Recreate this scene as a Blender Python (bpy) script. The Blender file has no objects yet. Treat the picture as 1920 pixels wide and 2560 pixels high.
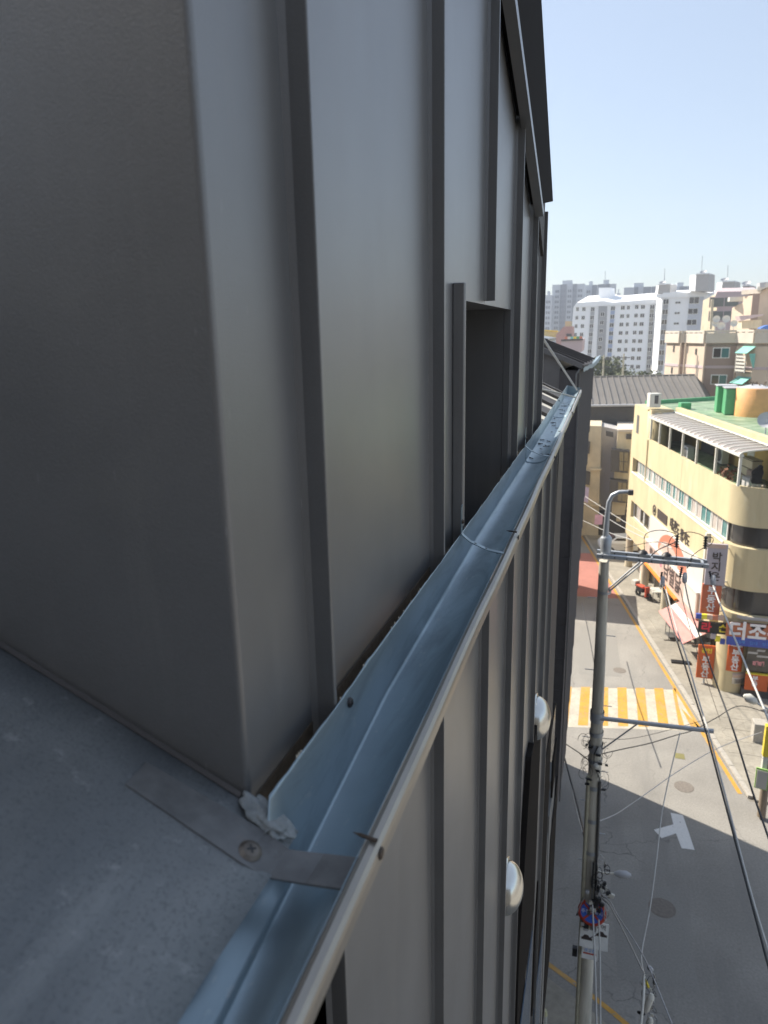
import bpy, bmesh, math, random
from mathutils import Vector, Matrix
random.seed(7)
C = bpy.context.scene
COL = C.collection
R_ = math.radians

# ------------------------------------------------------------------ camera
CAMP = Vector((0.0, 0.0, 18.0))
F_, CX_, CY_ = 1775.0, 960.0, 1280.0
_d = Vector((145.0, 7080.0, F_)).normalized()                 # straight down, seen by the camera
_g = Vector((565.0, 0.0, F_)); _g.y = -(_d.x*_g.x + _d.z*_g.z)/_d.y; _g.normalize()   # along the gutter
_u = -_d
_x = _g.cross(_u)
ROWS = (_x, _g, _u)                                           # world axes in camera space (x right, y down, z forward)
cam_d = bpy.data.cameras.new("Camera"); cam = bpy.data.objects.new("Camera", cam_d); COL.objects.link(cam)
m3 = Matrix([[r.x, -r.y, -r.z] for r in ROWS])
cam.matrix_world = Matrix.Translation(CAMP) @ m3.to_4x4()
cam_d.sensor_fit = 'HORIZONTAL'; cam_d.sensor_width = 7.35; cam_d.lens = 7.35*F_/1920.0
cam_d.clip_start = 0.02; cam_d.clip_end = 3000
cam_d.dof.use_dof = True; cam_d.dof.focus_distance = 1.9; cam_d.dof.aperture_fstop = 2.0
C.camera = cam

# ------------------------------------------------------------------ light
SUN_EL = R_(44.0)
SH = Vector((-0.894, 0.447, 0.0)).normalized()                # towards the sun, horizontally
world = bpy.data.worlds.new("World"); C.world = world; world.use_nodes = True
wn = world.node_tree.nodes; wl = world.node_tree.links
sky = wn.new('ShaderNodeTexSky'); sky.sky_type = 'NISHITA'; sky.sun_disc = False
sky.sun_elevation = SUN_EL; sky.sun_rotation = math.atan2(SH.x, SH.y)
sky.altitude = 50; sky.air_density = 1.0; sky.dust_density = 1.1; sky.ozone_density = 1.2
bg = wn.get('Background'); bg.inputs['Strength'].default_value = 0.127
hz = wn.new('ShaderNodeMixRGB'); hz.inputs[0].default_value = .60; hz.inputs[2].default_value = (1.95, 2.20, 2.56, 1)   # thin overall haze in the air
wl.new(sky.outputs[0], hz.inputs[1]); wl.new(hz.outputs[0], bg.inputs['Color'])
sd = bpy.data.lights.new("Sun", 'SUN'); sd.energy = 4.2; sd.angle = R_(0.53); sd.color = (1.0, 0.93, 0.82)
sun = bpy.data.objects.new("Sun", sd); COL.objects.link(sun)
sv = Vector((SH.x*math.cos(SUN_EL), SH.y*math.cos(SUN_EL), math.sin(SUN_EL)))
sun.rotation_euler = sv.to_track_quat('Z', 'Y').to_euler()
C.view_settings.view_transform = 'Standard'; C.view_settings.look = 'None'
C.view_settings.exposure = 1.05; C.view_settings.gamma = 1.0
C.view_settings.use_curve_mapping = False

# ------------------------------------------------------------------ survey helpers
def ray(px, py):
    v = Vector((px-CX_, py-CY_, F_))
    return Vector([r.dot(v) for r in ROWS])
def onx(px, py, x): r = ray(px, py); return CAMP + r*((x-CAMP.x)/r.x)
def ony(px, py, y): r = ray(px, py); return CAMP + r*((y-CAMP.y)/r.y)
def onz(px, py, z): r = ray(px, py); return CAMP + r*((z-CAMP.z)/r.z)
def onp(px, py, A, n):
    r = ray(px, py); return CAMP + r*((A-CAMP).dot(n)/r.dot(n))
def zat(px, py, P): return ony(px, py, P[1]).z

# ------------------------------------------------------------------ materials
MATS = {}
def mat(name, col, rough=0.6, metal=0.0, var=0.12, scale=3.0, bump=0.0, bscale=60.0, spec=0.5, detail=6.0, var2=0.0, scale2=0.5, tint=None, stretch=None):
    if name in MATS: return MATS[name]
    m = bpy.data.materials.new(name); m.use_nodes = True
    nt = m.node_tree; b = nt.nodes['Principled BSDF']
    b.inputs['Roughness'].default_value = rough; b.inputs['Metallic'].default_value = metal
    b.inputs['Specular IOR Level'].default_value = spec
    tc = nt.nodes.new('ShaderNodeTexCoord'); mp = nt.nodes.new('ShaderNodeMapping')
    nt.links.new(tc.outputs['Object'], mp.inputs[0])
    if stretch: mp.inputs['Scale'].default_value = stretch
    n1 = nt.nodes.new('ShaderNodeTexNoise'); n1.inputs['Scale'].default_value = scale; n1.inputs['Detail'].default_value = detail
    n1.inputs['Roughness'].default_value = 0.6
    nt.links.new(mp.outputs[0], n1.inputs['Vector'])
    cr = nt.nodes.new('ShaderNodeValToRGB'); cr.color_ramp.elements[0].position = 0.3; cr.color_ramp.elements[1].position = 0.7
    a = [max(0, c*(1-var)) for c in col]; c2 = tint or [min(1, c*(1+var)) for c in col]
    cr.color_ramp.elements[0].color = (*a, 1); cr.color_ramp.elements[1].color = (*c2, 1)
    nt.links.new(n1.outputs['Fac'], cr.inputs[0])
    last = cr.outputs[0]
    if var2 > 0:
        n2 = nt.nodes.new('ShaderNodeTexNoise'); n2.inputs['Scale'].default_value = scale2; n2.inputs['Detail'].default_value = 4
        nt.links.new(mp.outputs[0], n2.inputs['Vector'])
        mr = nt.nodes.new('ShaderNodeMapRange'); mr.inputs[1].default_value = .35; mr.inputs[2].default_value = .65
        mr.inputs[3].default_value = 1-var2; mr.inputs[4].default_value = 1+var2*.6
        nt.links.new(n2.outputs['Fac'], mr.inputs[0])
        vm = nt.nodes.new('ShaderNodeVectorMath'); vm.operation = 'SCALE'
        nt.links.new(last, vm.inputs[0]); nt.links.new(mr.outputs[0], vm.inputs['Scale']); last = vm.outputs[0]
    nt.links.new(last, b.inputs['Base Color'])
    rr = nt.nodes.new('ShaderNodeMapRange'); rr.inputs[3].default_value = max(0.02, rough-0.06); rr.inputs[4].default_value = min(1, rough+0.06)
    nt.links.new(n1.outputs['Fac'], rr.inputs[0]); nt.links.new(rr.outputs[0], b.inputs['Roughness'])
    if bump > 0:
        n3 = nt.nodes.new('ShaderNodeTexNoise'); n3.inputs['Scale'].default_value = bscale; n3.inputs['Detail'].default_value = 5
        nt.links.new(mp.outputs[0], n3.inputs['Vector'])
        bp = nt.nodes.new('ShaderNodeBump'); bp.inputs['Strength'].default_value = bump; bp.inputs['Distance'].default_value = 0.01
        nt.links.new(n3.outputs['Fac'], bp.inputs['Height']); nt.links.new(bp.outputs[0], b.inputs['Normal'])
    MATS[name] = m; return m

def wear(m, scale, stretch, lo, hi, col, amt, rough=None, distort=0.0, rot=None):
    """worn or stained patches: mixes col into the base colour where a stretched noise runs high"""
    nt = m.node_tree; b = nt.nodes['Principled BSDF']; src = b.inputs['Base Color'].links[0].from_socket
    tc = nt.nodes.new('ShaderNodeTexCoord'); mp = nt.nodes.new('ShaderNodeMapping'); mp.inputs['Scale'].default_value = stretch
    if rot: mp.inputs['Rotation'].default_value = rot
    nt.links.new(tc.outputs['Object'], mp.inputs[0])
    n = nt.nodes.new('ShaderNodeTexNoise'); n.inputs['Scale'].default_value = scale; n.inputs['Detail'].default_value = 8; n.inputs['Roughness'].default_value = .65; n.inputs['Distortion'].default_value = distort
    nt.links.new(mp.outputs[0], n.inputs['Vector'])
    r = nt.nodes.new('ShaderNodeMapRange'); r.inputs[1].default_value = lo; r.inputs[2].default_value = hi; r.inputs[4].default_value = amt
    nt.links.new(n.outputs['Fac'], r.inputs[0])
    mx = nt.nodes.new('ShaderNodeMixRGB'); mx.inputs[2].default_value = (*col, 1); nt.links.new(r.outputs[0], mx.inputs[0]); nt.links.new(src, mx.inputs[1]); nt.links.new(mx.outputs[0], b.inputs['Base Color'])
    if rough is not None:
        rs = b.inputs['Roughness'].links[0].from_socket; m2 = nt.nodes.new('ShaderNodeMix'); m2.inputs[3].default_value = rough
        nt.links.new(r.outputs[0], m2.inputs[0]); nt.links.new(rs, m2.inputs[2]); nt.links.new(m2.outputs[0], b.inputs['Roughness'])
    return m
def cracks(m, scale, w, col, amt):
    nt = m.node_tree; b = nt.nodes['Principled BSDF']; src = b.inputs['Base Color'].links[0].from_socket
    tc = nt.nodes.new('ShaderNodeTexCoord'); n = nt.nodes.new('ShaderNodeTexNoise'); n.inputs['Scale'].default_value = 1.3; n.inputs['Detail'].default_value = 6
    nt.links.new(tc.outputs['Object'], n.inputs['Vector'])
    ad = nt.nodes.new('ShaderNodeVectorMath'); ad.operation = 'MULTIPLY_ADD'; ad.inputs[1].default_value = (1.2, 1.2, 0); nt.links.new(n.outputs['Color'], ad.inputs[0]); nt.links.new(tc.outputs['Object'], ad.inputs[2])
    v = nt.nodes.new('ShaderNodeTexVoronoi'); v.feature = 'DISTANCE_TO_EDGE'; v.inputs['Scale'].default_value = scale; nt.links.new(ad.outputs[0], v.inputs['Vector'])
    r = nt.nodes.new('ShaderNodeMapRange'); r.inputs[1].default_value = 0; r.inputs[2].default_value = w; r.inputs[3].default_value = amt; r.inputs[4].default_value = 0; nt.links.new(v.outputs['Distance'], r.inputs[0])
    n2 = nt.nodes.new('ShaderNodeTexNoise'); n2.inputs['Scale'].default_value = .35; nt.links.new(tc.outputs['Object'], n2.inputs['Vector'])
    r2 = nt.nodes.new('ShaderNodeMapRange'); r2.inputs[1].default_value = .45; r2.inputs[2].default_value = .6; nt.links.new(n2.outputs['Fac'], r2.inputs[0])
    ml = nt.nodes.new('ShaderNodeMath'); ml.operation = 'MULTIPLY'; nt.links.new(r.outputs[0], ml.inputs[0]); nt.links.new(r2.outputs[0], ml.inputs[1])
    mx = nt.nodes.new('ShaderNodeMixRGB'); mx.inputs[2].default_value = (*col, 1); nt.links.new(ml.outputs[0], mx.inputs[0]); nt.links.new(src, mx.inputs[1]); nt.links.new(mx.outputs[0], b.inputs['Base Color'])
def clad_mat():
    m = mat('charcoal_coated_metal', (.138, .137, .137), .38, 0.0, .10, 650.0, .10, 500.0, spec=1.0, var2=.10, scale2=5)
    nt = m.node_tree; b = nt.nodes['Principled BSDF']
    src = b.inputs['Base Color'].links[0].from_socket
    tc = nt.nodes.new('ShaderNodeTexCoord')
    # fine scratches and dust specks
    mp = nt.nodes.new('ShaderNodeMapping'); mp.inputs['Scale'].default_value = (60, 60, 9); mp.inputs['Rotation'].default_value = (.12, .2, 0)
    nt.links.new(tc.outputs['Object'], mp.inputs[0])
    v = nt.nodes.new('ShaderNodeTexVoronoi'); v.inputs['Scale'].default_value = 1.0; v.inputs['Randomness'].default_value = 1
    nt.links.new(mp.outputs[0], v.inputs['Vector'])
    lt = nt.nodes.new('ShaderNodeMath'); lt.operation = 'LESS_THAN'; lt.inputs[1].default_value = .045
    nt.links.new(v.outputs['Distance'], lt.inputs[0])
    mx = nt.nodes.new('ShaderNodeMixRGB'); mx.inputs[2].default_value = (.26, .26, .26, 1)
    ml = nt.nodes.new('ShaderNodeMath'); ml.operation = 'MULTIPLY'; ml.inputs[1].default_value = .45
    nt.links.new(lt.outputs[0], ml.inputs[0]); nt.links.new(ml.outputs[0], mx.inputs[0]); nt.links.new(src, mx.inputs[1])
    nt.links.new(mx.outputs[0], b.inputs['Base Color'])
    b.inputs['Coat Weight'].default_value = .55; b.inputs['Coat Roughness'].default_value = .33
    # broad, shallow oil-canning of the thin sheet under the fine grain
    n = nt.nodes.new('ShaderNodeTexNoise'); n.inputs['Scale'].default_value = 2.6; n.inputs['Detail'].default_value = 1.5
    m2 = nt.nodes.new('ShaderNodeMapping'); m2.inputs['Scale'].default_value = (1, 1.6, .55); nt.links.new(tc.outputs['Object'], m2.inputs[0]); nt.links.new(m2.outputs[0], n.inputs['Vector'])
    b2 = nt.nodes.new('ShaderNodeBump'); b2.inputs['Strength'].default_value = .35; b2.inputs['Distance'].default_value = .02; nt.links.new(n.outputs['Fac'], b2.inputs['Height'])
    old = b.inputs['Normal'].links[0].from_node; nt.links.new(b2.outputs[0], old.inputs['Normal']); nt.links.new(b2.outputs[0], b.inputs['Coat Normal'])
    wear(m, 6, (5, 5, .35), .52, .75, (.20, .195, .185), .35, .55)          # faint water streaks and dust
    wear(m, 3, (1, 1, 1), .58, .72, (.17, .165, .155), .5, .5)
    return m
M_CLAD = clad_mat()
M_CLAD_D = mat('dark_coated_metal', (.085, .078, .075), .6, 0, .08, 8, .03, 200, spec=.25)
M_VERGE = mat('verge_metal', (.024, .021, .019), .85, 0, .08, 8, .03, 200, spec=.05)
M_SHEET = mat('weathered_grey_roof_sheet', (.190, .200, .203), .60, .0, .16, 9.0, .22, 320, var2=.25, scale2=2.2, detail=10)
M_GUT = mat('galvanised_gutter', (.285, .36, .405), .36, .6, .05, 5.0, .02, 30, var2=.08, scale2=7)
M_GUTL = mat('galvanised_lip', (.38, .355, .315), .38, .75, .06, 10, .02, 50)
M_STRAP = mat('weathered_strap_steel', (.155, .158, .16), .55, .3, .2, 40, .12, 200, var2=.2, scale2=10)
M_RUST = mat('rusty_screw_steel', (.10, .08, .065), .6, .6, .3, 200)
M_BLK = mat('black_rubber', (.018, .018, .02), .5, 0, .2, 20)
M_SEAL = mat('old_sealant', (.24, .26, .265), .75, 0, .25, 60, .6, 120)
M_CHROME = mat('stainless_steel', (.72, .71, .66), .24, 1.0, .03, 10)
M_STUCCO = mat('speckled_stucco', (.27, .265, .255), .9, 0, .25, 60, .6, 120)
M_STONE = mat('pale_grey_stone', (.20, .195, .185), .8, 0, .10, 4, .2, 60, var2=.12)
M_GLASS = mat('dark_window_glass', (.045, .040, .035), .12, 0, .1, 1, spec=.8)
M_GLASST = mat('teal_window_glass', (.07, .20, .20), .2, 0, .15, 1, spec=.7)
M_ASPH = mat('asphalt', (.280, .263, .235), .9, 0, .16, 14, .5, 90, var2=.14, scale2=.35, detail=12)
M_PAVE = mat('concrete_pavement', (.33, .30, .245), .85, 0, .14, 6, .4, 40, var2=.2, scale2=.6)
M_KERB = mat('kerb_concrete', (.40, .37, .32), .85, 0, .15, 8)
M_RED = mat('red_road_surface', (.40, .17, .135), .85, 0, .1, 6, .3, 50, var2=.12)
M_YEL = mat('yellow_road_paint', (.56, .30, .045), .6, 0, .09, 9, .2, 40, var2=.1, scale2=2)
M_WHT = mat('white_road_paint', (.50, .455, .365), .6, 0, .09, 9, .2, 40, var2=.1, scale2=2)
M_YWALL = mat('pale_yellow_wall', (.57, .475, .285), .8, 0, .05, 2, .1, 30, var2=.08, scale2=.8, stretch=(1, 1, .35))
M_OWALL = mat('ochre_inner_wall', (.62, .42, .13), .8, 0, .08, 2)
M_CREAM = mat('cream_wall', (.60, .52, .37), .8, 0, .08, 1.5, var2=.12, scale2=.5)
M_GREYW = mat('grey_white_wall', (.48, .46, .44), .8, 0, .06, 1)
M_GRN = mat('green_waterproof_paint', (.17, .28, .15), .5, 0, .22, 1.2, tint=(.28, .38, .24), var2=.2, scale2=.7)
M_DGRN = mat('green_painted_metal', (.09, .33, .15), .5, 0, .1, 4)
M_ORANGE = mat('orange_tank_plastic', (.70, .36, .13), .6, 0, .08, 3)
M_WFRAME = mat('white_window_frame', (.75, .74, .70), .5, 0, .04, 4)
M_CANOPY = mat('tinted_canopy_sheet', (.27, .235, .215), .35, 0, .1, 3)
M_ROOFG = mat('brown_grey_metal_roof', (.175, .160, .142), .5, 0, .08, 2, var2=.1, scale2=.4)
M_DWALL = mat('dark_ribbed_wall', (.10, .095, .09), .7, 0, .1, 3)
M_BEIGE = mat('beige_render', (.62, .50, .38), .85, 0, .06, .8, var2=.08, scale2=.3)
M_BROWN = mat('brown_and_shade_render', (.36, .27, .22), .85, 0, .06, .8)  # brown items, and the shade colour for unlit faces of the beige walls
M_CONC = mat('concrete_parapet', (.60, .53, .44), .85, 0, .08, 1)
M_WAPT = mat('white_apartment_paint', (.88, .89, .90), .8, 0, .03, .3)
M_GAPT = mat('grey_apartment_paint', (.36, .36, .37), .8, 0, .05, .3)
M_BAPT = mat('blue_apartment_panel', (.30, .36, .52), .8, 0, .05, .3)
M_PAPT = mat('pinkish_apartment_paint', (.52, .42, .42), .8, 0, .05, .3)
M_TOW = mat('light_grey_tower_paint', (.48, .51, .55), .8, 0, .04, .1)
M_TOWD = mat('dark_grey_tower_paint', (.22, .24, .28), .8, 0, .05, .1)
M_POLE = mat('pole_concrete', (.64, .60, .51), .8, 0, .14, 4, .2, 60, var2=.2, scale2=1.5, stretch=(1, 1, .2))
M_POLEL = mat('pale_conduit', (.46, .43, .32), .7, 0, .12, 6)
M_STEEL = mat('galvanised_arm_steel', (.46, .48, .50), .45, .5, .08, 12)
M_CABLE = mat('black_cable', (.03, .03, .03), .5, 0, .1, 5)
M_CABLEW = mat('pale_cable', (.50, .49, .46), .5, 0, .1, 5)
M_LEAF = mat('tree_leaves', (.075, .10, .035), .7, 0, .35, 2, tint=(.13, .15, .05))
M_BARK = mat('tree_bark', (.12, .09, .06), .9)
M_WPLAST = mat('white_plastic', (.64, .62, .55), .45, 0, .04, 5)
M_REDP = mat('red_plastic', (.60, .10, .05), .5, 0, .06, 3)
M_BLUEP = mat('blue_sign_face', (.05, .09, .42), .4, 0, .05, 3)
M_ORGS = mat('orange_sign_face', (.58, .11, .02), .45, 0, .05, 3)
M_REDS = mat('red_sign_face', (.50, .06, .03), .45, 0, .05, 3)
M_PINK = mat('pale_pink_sign_face', (.56, .38, .31), .5, 0, .06, 1.5, tint=(.60, .47, .39))
M_SALM = mat('salmon_sign_face', (.56, .20, .12), .5, 0, .05, 2)
M_WSIGN = mat('white_sign_face', (.62, .58, .52), .5, 0, .04, 3)
M_BSIGN = mat('black_sign_face', (.02, .02, .02), .4)
M_LILAC = mat('lilac_sign_face', (.42, .38, .42), .5, 0, .05, 2)
M_YSIGN = mat('yellow_sign_face', (.72, .55, .04), .4)
M_GSIGN = mat('lime_sign_edge', (.40, .65, .20), .4)
M_TEXTD = mat('dark_lettering', (.06, .045, .04), .5)
M_TEXTW = mat('white_lettering', (.82, .80, .82), .45)
M_TEXTR = mat('red_lettering', (.75, .03, .06), .45)
M_TEXTY = mat('yellow_lettering', (.85, .75, .05), .45)
M_TEXTB = mat('blue_lettering', (.10, .30, .75), .45)
M_TIN = mat('teal_awning_sheet', (.20, .50, .42), .5)
M_CLOTH = mat('black_cloth', (.012, .010, .010), .95, 0, .2, 8)
M_DISH = mat('grey_dish', (.45, .45, .46), .5, 0, .05, 3)
M_GROUND = mat('city_ground', (.23, .21, .18), .95, 0, .25, .05, var2=.2, scale2=.01)
M_TERR = mat('sunlit_pale_tile', (.62, .58, .50), .7, 0, .06, 8)
M_CARW = mat('white_car_paint', (.80, .80, .78), .25, 0, .02, 2)

wear(M_GUT, 5, (3, .6, 3), .50, .70, (.16, .20, .215), .6, .6, .6); wear(M_GUT, 60, (1, .5, 1), .60, .68, (.55, .56, .54), .35, .7)
wear(M_GUTL, 14, (2, .5, 2), .52, .7, (.35, .32, .28), .5, .6)
wear(M_SHEET, 2.2, (1, .5, 1), .46, .66, (.10, .115, .13), .7, .5, .5); wear(M_SHEET, 45, (1, 1, 1), .60, .70, (.34, .35, .35), .45); wear(M_SHEET, 260, (1, 1, 1), .52, .62, (.09, .10, .11), .55); wear(M_SHEET, 7, (2.2, .5, 1), .55, .70, (.26, .275, .28), .6, None, .3, (0, 0, .6))
wear(M_STRAP, 20, (1, 1, 1), .55, .7, (.16, .125, .10), .6)
for m_, a_ in ((M_YEL, .85), (M_WHT, .8)): wear(m_, 7, (1, 1, 1), .56, .66, (.26, .24, .21), a_, None, .4); wear(m_, .9, (1, 1, 1), .5, .75, (.30, .27, .22), .5)
wear(M_ASPH, .5, (1.6, .22, 1), .50, .68, (.20, .19, .175), .6, None, .3, (0, 0, .2)); wear(M_ASPH, 1.6, (1, 1, 1), .62, .70, (.15, .145, .135), .55, .6, .4); wear(M_ASPH, 25, (1, 1, 1), .62, .70, (.36, .34, .30), .4)
cracks(M_ASPH, .28, .006, (.10, .095, .09), .8)
wear(M_PAVE, 1.2, (1, 1, 1), .52, .68, (.20, .185, .155), .6, None, .5); cracks(M_PAVE, .45, .008, (.14, .13, .11), .7)
wear(M_YWALL, 2.2, (1.6, 1.6, .10), .55, .72, (.40, .33, .19), .45); wear(M_YWALL, .7, (1, 1, .5), .58, .70, (.60, .56, .40), .6)
wear(M_BEIGE, 1.2, (1.4, 1.4, .12), .55, .75, (.48, .38, .29), .45); wear(M_WAPT, .5, (1.2, 1.2, .1), .55, .8, (.70, .72, .74), .5); wear(M_ROOFG, .8, (1, 1, 1), .5, .7, (.13, .115, .10), .5)
wear(M_POLE, 3, (1.5, 1.5, .12), .5, .68, (.26, .24, .19), .7); wear(M_GRN, 1.4, (1, 1, 1), .52, .62, (.42, .46, .34), .6, None, .5); wear(M_CREAM, 1.5, (1.5, 1.5, .12), .52, .7, (.44, .38, .27), .5)
wear(M_STONE, 2, (2, 2, .2), .5, .7, (.13, .125, .115), .6); wear(M_CANOPY, 3, (1, 1, 1), .5, .7, (.34, .31, .28), .5)

# ------------------------------------------------------------------ mesh building
class MB:
    def __init__(s): s.v = []; s.f = []; s.mi = []; s.cur = 0; s.sm = []
    def m(s, i): s.cur = i; return s
    def add(s, vs, fs, smooth=False):
        o = len(s.v); s.v += [Vector(q) for q in vs]
        for f in fs: s.f.append([o+i for i in f]); s.mi.append(s.cur); s.sm.append(smooth)
        return s
    def box(s, a, b, fr=None):
        (x0, y0, z0), (x1, y1, z1) = a, b
        vs = [(x0, y0, z0), (x1, y0, z0), (x1, y1, z0), (x0, y1, z0), (x0, y0, z1), (x1, y0, z1), (x1, y1, z1), (x0, y1, z1)]
        if fr: vs = [fr(*q) for q in vs]
        return s.add(vs, [(0, 3, 2, 1), (4, 5, 6, 7), (0, 1, 5, 4), (1, 2, 6, 5), (2, 3, 7, 6), (3, 0, 4, 7)])
    def obox(s, c, ax, ay, az):       # centre and three half axes
        c = Vector(c); ax = Vector(ax); ay = Vector(ay); az = Vector(az)
        vs = [c+ax*i+ay*j+az*k for k in (-1, 1) for i, j in ((-1, -1), (1, -1), (1, 1), (-1, 1))]
        return s.add(vs, [(0, 3, 2, 1), (4, 5, 6, 7), (0, 1, 5, 4), (1, 2, 6, 5), (2, 3, 7, 6), (3, 0, 4, 7)])
    def prism(s, pts, z0, z1):        # vertical prism; z1 may be a list
        n = len(pts); zt = z1 if isinstance(z1, (list, tuple)) else [z1]*n; zb = z0 if isinstance(z0, (list, tuple)) else [z0]*n
        vs = [(p[0], p[1], zb[i]) for i, p in enumerate(pts)] + [(p[0], p[1], zt[i]) for i, p in enumerate(pts)]
        fs = [tuple(range(n-1, -1, -1)), tuple(range(n, 2*n))] + [(i, (i+1) % n, n+(i+1) % n, n+i) for i in range(n)]
        return s.add(vs, fs)
    def slab(s, pts, dv):             # any planar polygon pushed along dv
        n = len(pts); dv = Vector(dv); vs = [Vector(p) for p in pts]+[Vector(p)+dv for p in pts]
        return s.add(vs, [tuple(range(n)), tuple(range(2*n-1, n-1, -1))] + [(i, n+i, n+(i+1) % n, (i+1) % n) for i in range(n)])
    def tube(s, path, r, seg=8, cap=True, smooth=True):
        path = [Vector(p) for p in path]; n = len(path); rs = r if isinstance(r, (list, tuple)) else [r]*n
        vs = []
        for i, p in enumerate(path):
            t = (path[min(i+1, n-1)]-path[max(i-1, 0)]).normalized()
            a = t.cross(Vector((0, 0, 1)))
            if a.length < 1e-3: a = t.cross(Vector((0, 1, 0)))
            a.normalize(); b = t.cross(a)
            for k in range(seg):
                w = 2*math.pi*k/seg; vs.append(p+a*math.cos(w)*rs[i]+b*math.sin(w)*rs[i])
        fs = [(i*seg+k, i*seg+(k+1) % seg, (i+1)*seg+(k+1) % seg, (i+1)*seg+k) for i in range(n-1) for k in range(seg)]
        s.add(vs, fs, smooth)
        if cap: s.add([vs[k] for k in range(seg)], [tuple(range(seg-1, -1, -1))]); s.add(vs[-seg:], [tuple(range(seg))])
        return s
    def lathe(s, c, axis, prof, seg=20, smooth=True):   # prof: (radius, along)
        axis = Vector(axis).normalized(); a = axis.orthogonal().normalized(); b = axis.cross(a); c = Vector(c); vs = []
        for r, h in prof:
            for k in range(seg):
                w = 2*math.pi*k/seg; vs.append(c+axis*h+a*math.cos(w)*r+b*math.sin(w)*r)
        fs = [(i*seg+k, i*seg+(k+1) % seg, (i+1)*seg+(k+1) % seg, (i+1)*seg+k) for i in range(len(prof)-1) for k in range(seg)]
        return s.add(vs, fs, smooth)
    def build(s, name, mats, parent=None, bevel=0):
        me = bpy.data.meshes.new(name); me.from_pydata([tuple(q) for q in s.v], [], s.f)
        if not isinstance(mats, (list, tuple)): mats = [mats]
        for m in mats: me.materials.append(m)
        me.polygons.foreach_set('material_index', s.mi); me.polygons.foreach_set('use_smooth', s.sm)
        bm = bmesh.new(); bm.from_mesh(me); bmesh.ops.recalc_face_normals(bm, faces=bm.faces); bm.to_mesh(me); bm.free()
        me.update()
        o = bpy.data.objects.new(name, me); COL.objects.link(o)
        if parent:
            o.parent = parent; o.matrix_parent_inverse = Matrix.Translation(-Vector(wloc(parent)))
        if bevel:
            bv = o.modifiers.new('bevel', 'BEVEL'); bv.width = bevel; bv.segments = 2; bv.limit_method = 'ANGLE'
        return o
def wloc(o):
    p = Vector(o.location)
    while o.parent:
        p = p + o.matrix_parent_inverse.translation; o = o.parent; p = p + Vector(o.location)
    return p
def tag(o, label, cat, group=None, kind=None):
    o['label'] = label; o['category'] = cat
    if group: o['group'] = group
    if kind: o['kind'] = kind
    return o
def thing(name, loc, label, cat, group=None):
    o = bpy.data.objects.new(name, None); COL.objects.link(o); o.location = loc; o.empty_display_size = .2
    return tag(o, label, cat, group)
def struct(o): o['kind'] = 'structure'; return o
def copy_part(o, parent, delta):
    c = o.copy(); COL.objects.link(c); c.parent = parent; c.matrix_parent_inverse = o.matrix_parent_inverse.copy(); c.location = o.location + Vector(delta)
    return c
def copy_tree(o, delta, label=None):
    c = o.copy(); COL.objects.link(c); c.location = o.location + Vector(delta)
    if label: c['label'] = label
    for ch in list(o.children):
        k = ch.copy(); COL.objects.link(k); k.parent = c; k.matrix_parent_inverse = ch.matrix_parent_inverse.copy()
        for g in list(ch.children):
            h = g.copy(); COL.objects.link(h); h.parent = k; h.matrix_parent_inverse = g.matrix_parent_inverse.copy()
    return c
def frame(A, u, n):
    A = Vector(A); u = Vector(u).normalized(); n = Vector(n).normalized()
    return lambda a, b, z: A + u*a + n*b + Vector((0, 0, z))
def catenary(a, b, sag, n=16):
    a = Vector(a); b = Vector(b)
    return [a.lerp(b, t/n) - Vector((0, 0, sag*4*(t/n)*(1-t/n))) for t in range(n+1)]
def text(body, size, P, xd, yd, m, parent, thick=.01, name='lettering', stretch=1.0, bold=0.0, align='CENTER'):
    cu = bpy.data.curves.new('tmp', 'FONT'); cu.body = body; cu.size = size; cu.align_x = align; cu.align_y = 'CENTER'
    cu.extrude = thick; cu.offset = bold; cu.resolution_u = 2
    t = bpy.data.objects.new('tmp', cu); COL.objects.link(t)
    dg = bpy.context.evaluated_depsgraph_get(); me = bpy.data.meshes.new_from_object(t.evaluated_get(dg))
    bpy.data.objects.remove(t); bpy.data.curves.remove(cu)
    xd = Vector(xd).normalized(); yd = Vector(yd).normalized(); zd = xd.cross(yd)
    M = Matrix(((xd.x*stretch, yd.x, zd.x, P[0]), (xd.y*stretch, yd.y, zd.y, P[1]), (xd.z*stretch, yd.z, zd.z, P[2]), (0, 0, 0, 1)))
    me.transform(M); me.materials.clear(); me.materials.append(m)
    o = bpy.data.objects.new(name, me); COL.objects.link(o)
    o.parent = parent; o.matrix_parent_inverse = Matrix.Translation(-Vector(wloc(parent)))
    return o

# ================================================================== GROUND AND ROAD
Z0 = 0.0
struct(MB().add([(-1500, -300, -.012), (1500, -300, -.012), (1500, 2500, -.012), (-1500, 2500, -.012)], [(0, 1, 2, 3)]).build('ground', M_GROUND))
def edge_x(y): return 4.80 + (33.1-y)*0.2036          # the kerb-side yellow line
ys = [-20, 0, 10, 16, 20, 24, 27, 30, 34, 40, 50, 60, 80, 120]
road = struct(MB().add([(-40, -30, 0), (40, -30, 0), (40, 27.2, 0), (edge_x(27.2)+.18, 27.2, 0), (edge_x(120)+.18, 120, 0), (-40, 120, 0)], [(0, 1, 2, 3, 4, 5)]).build('road', M_ASPH))
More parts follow.
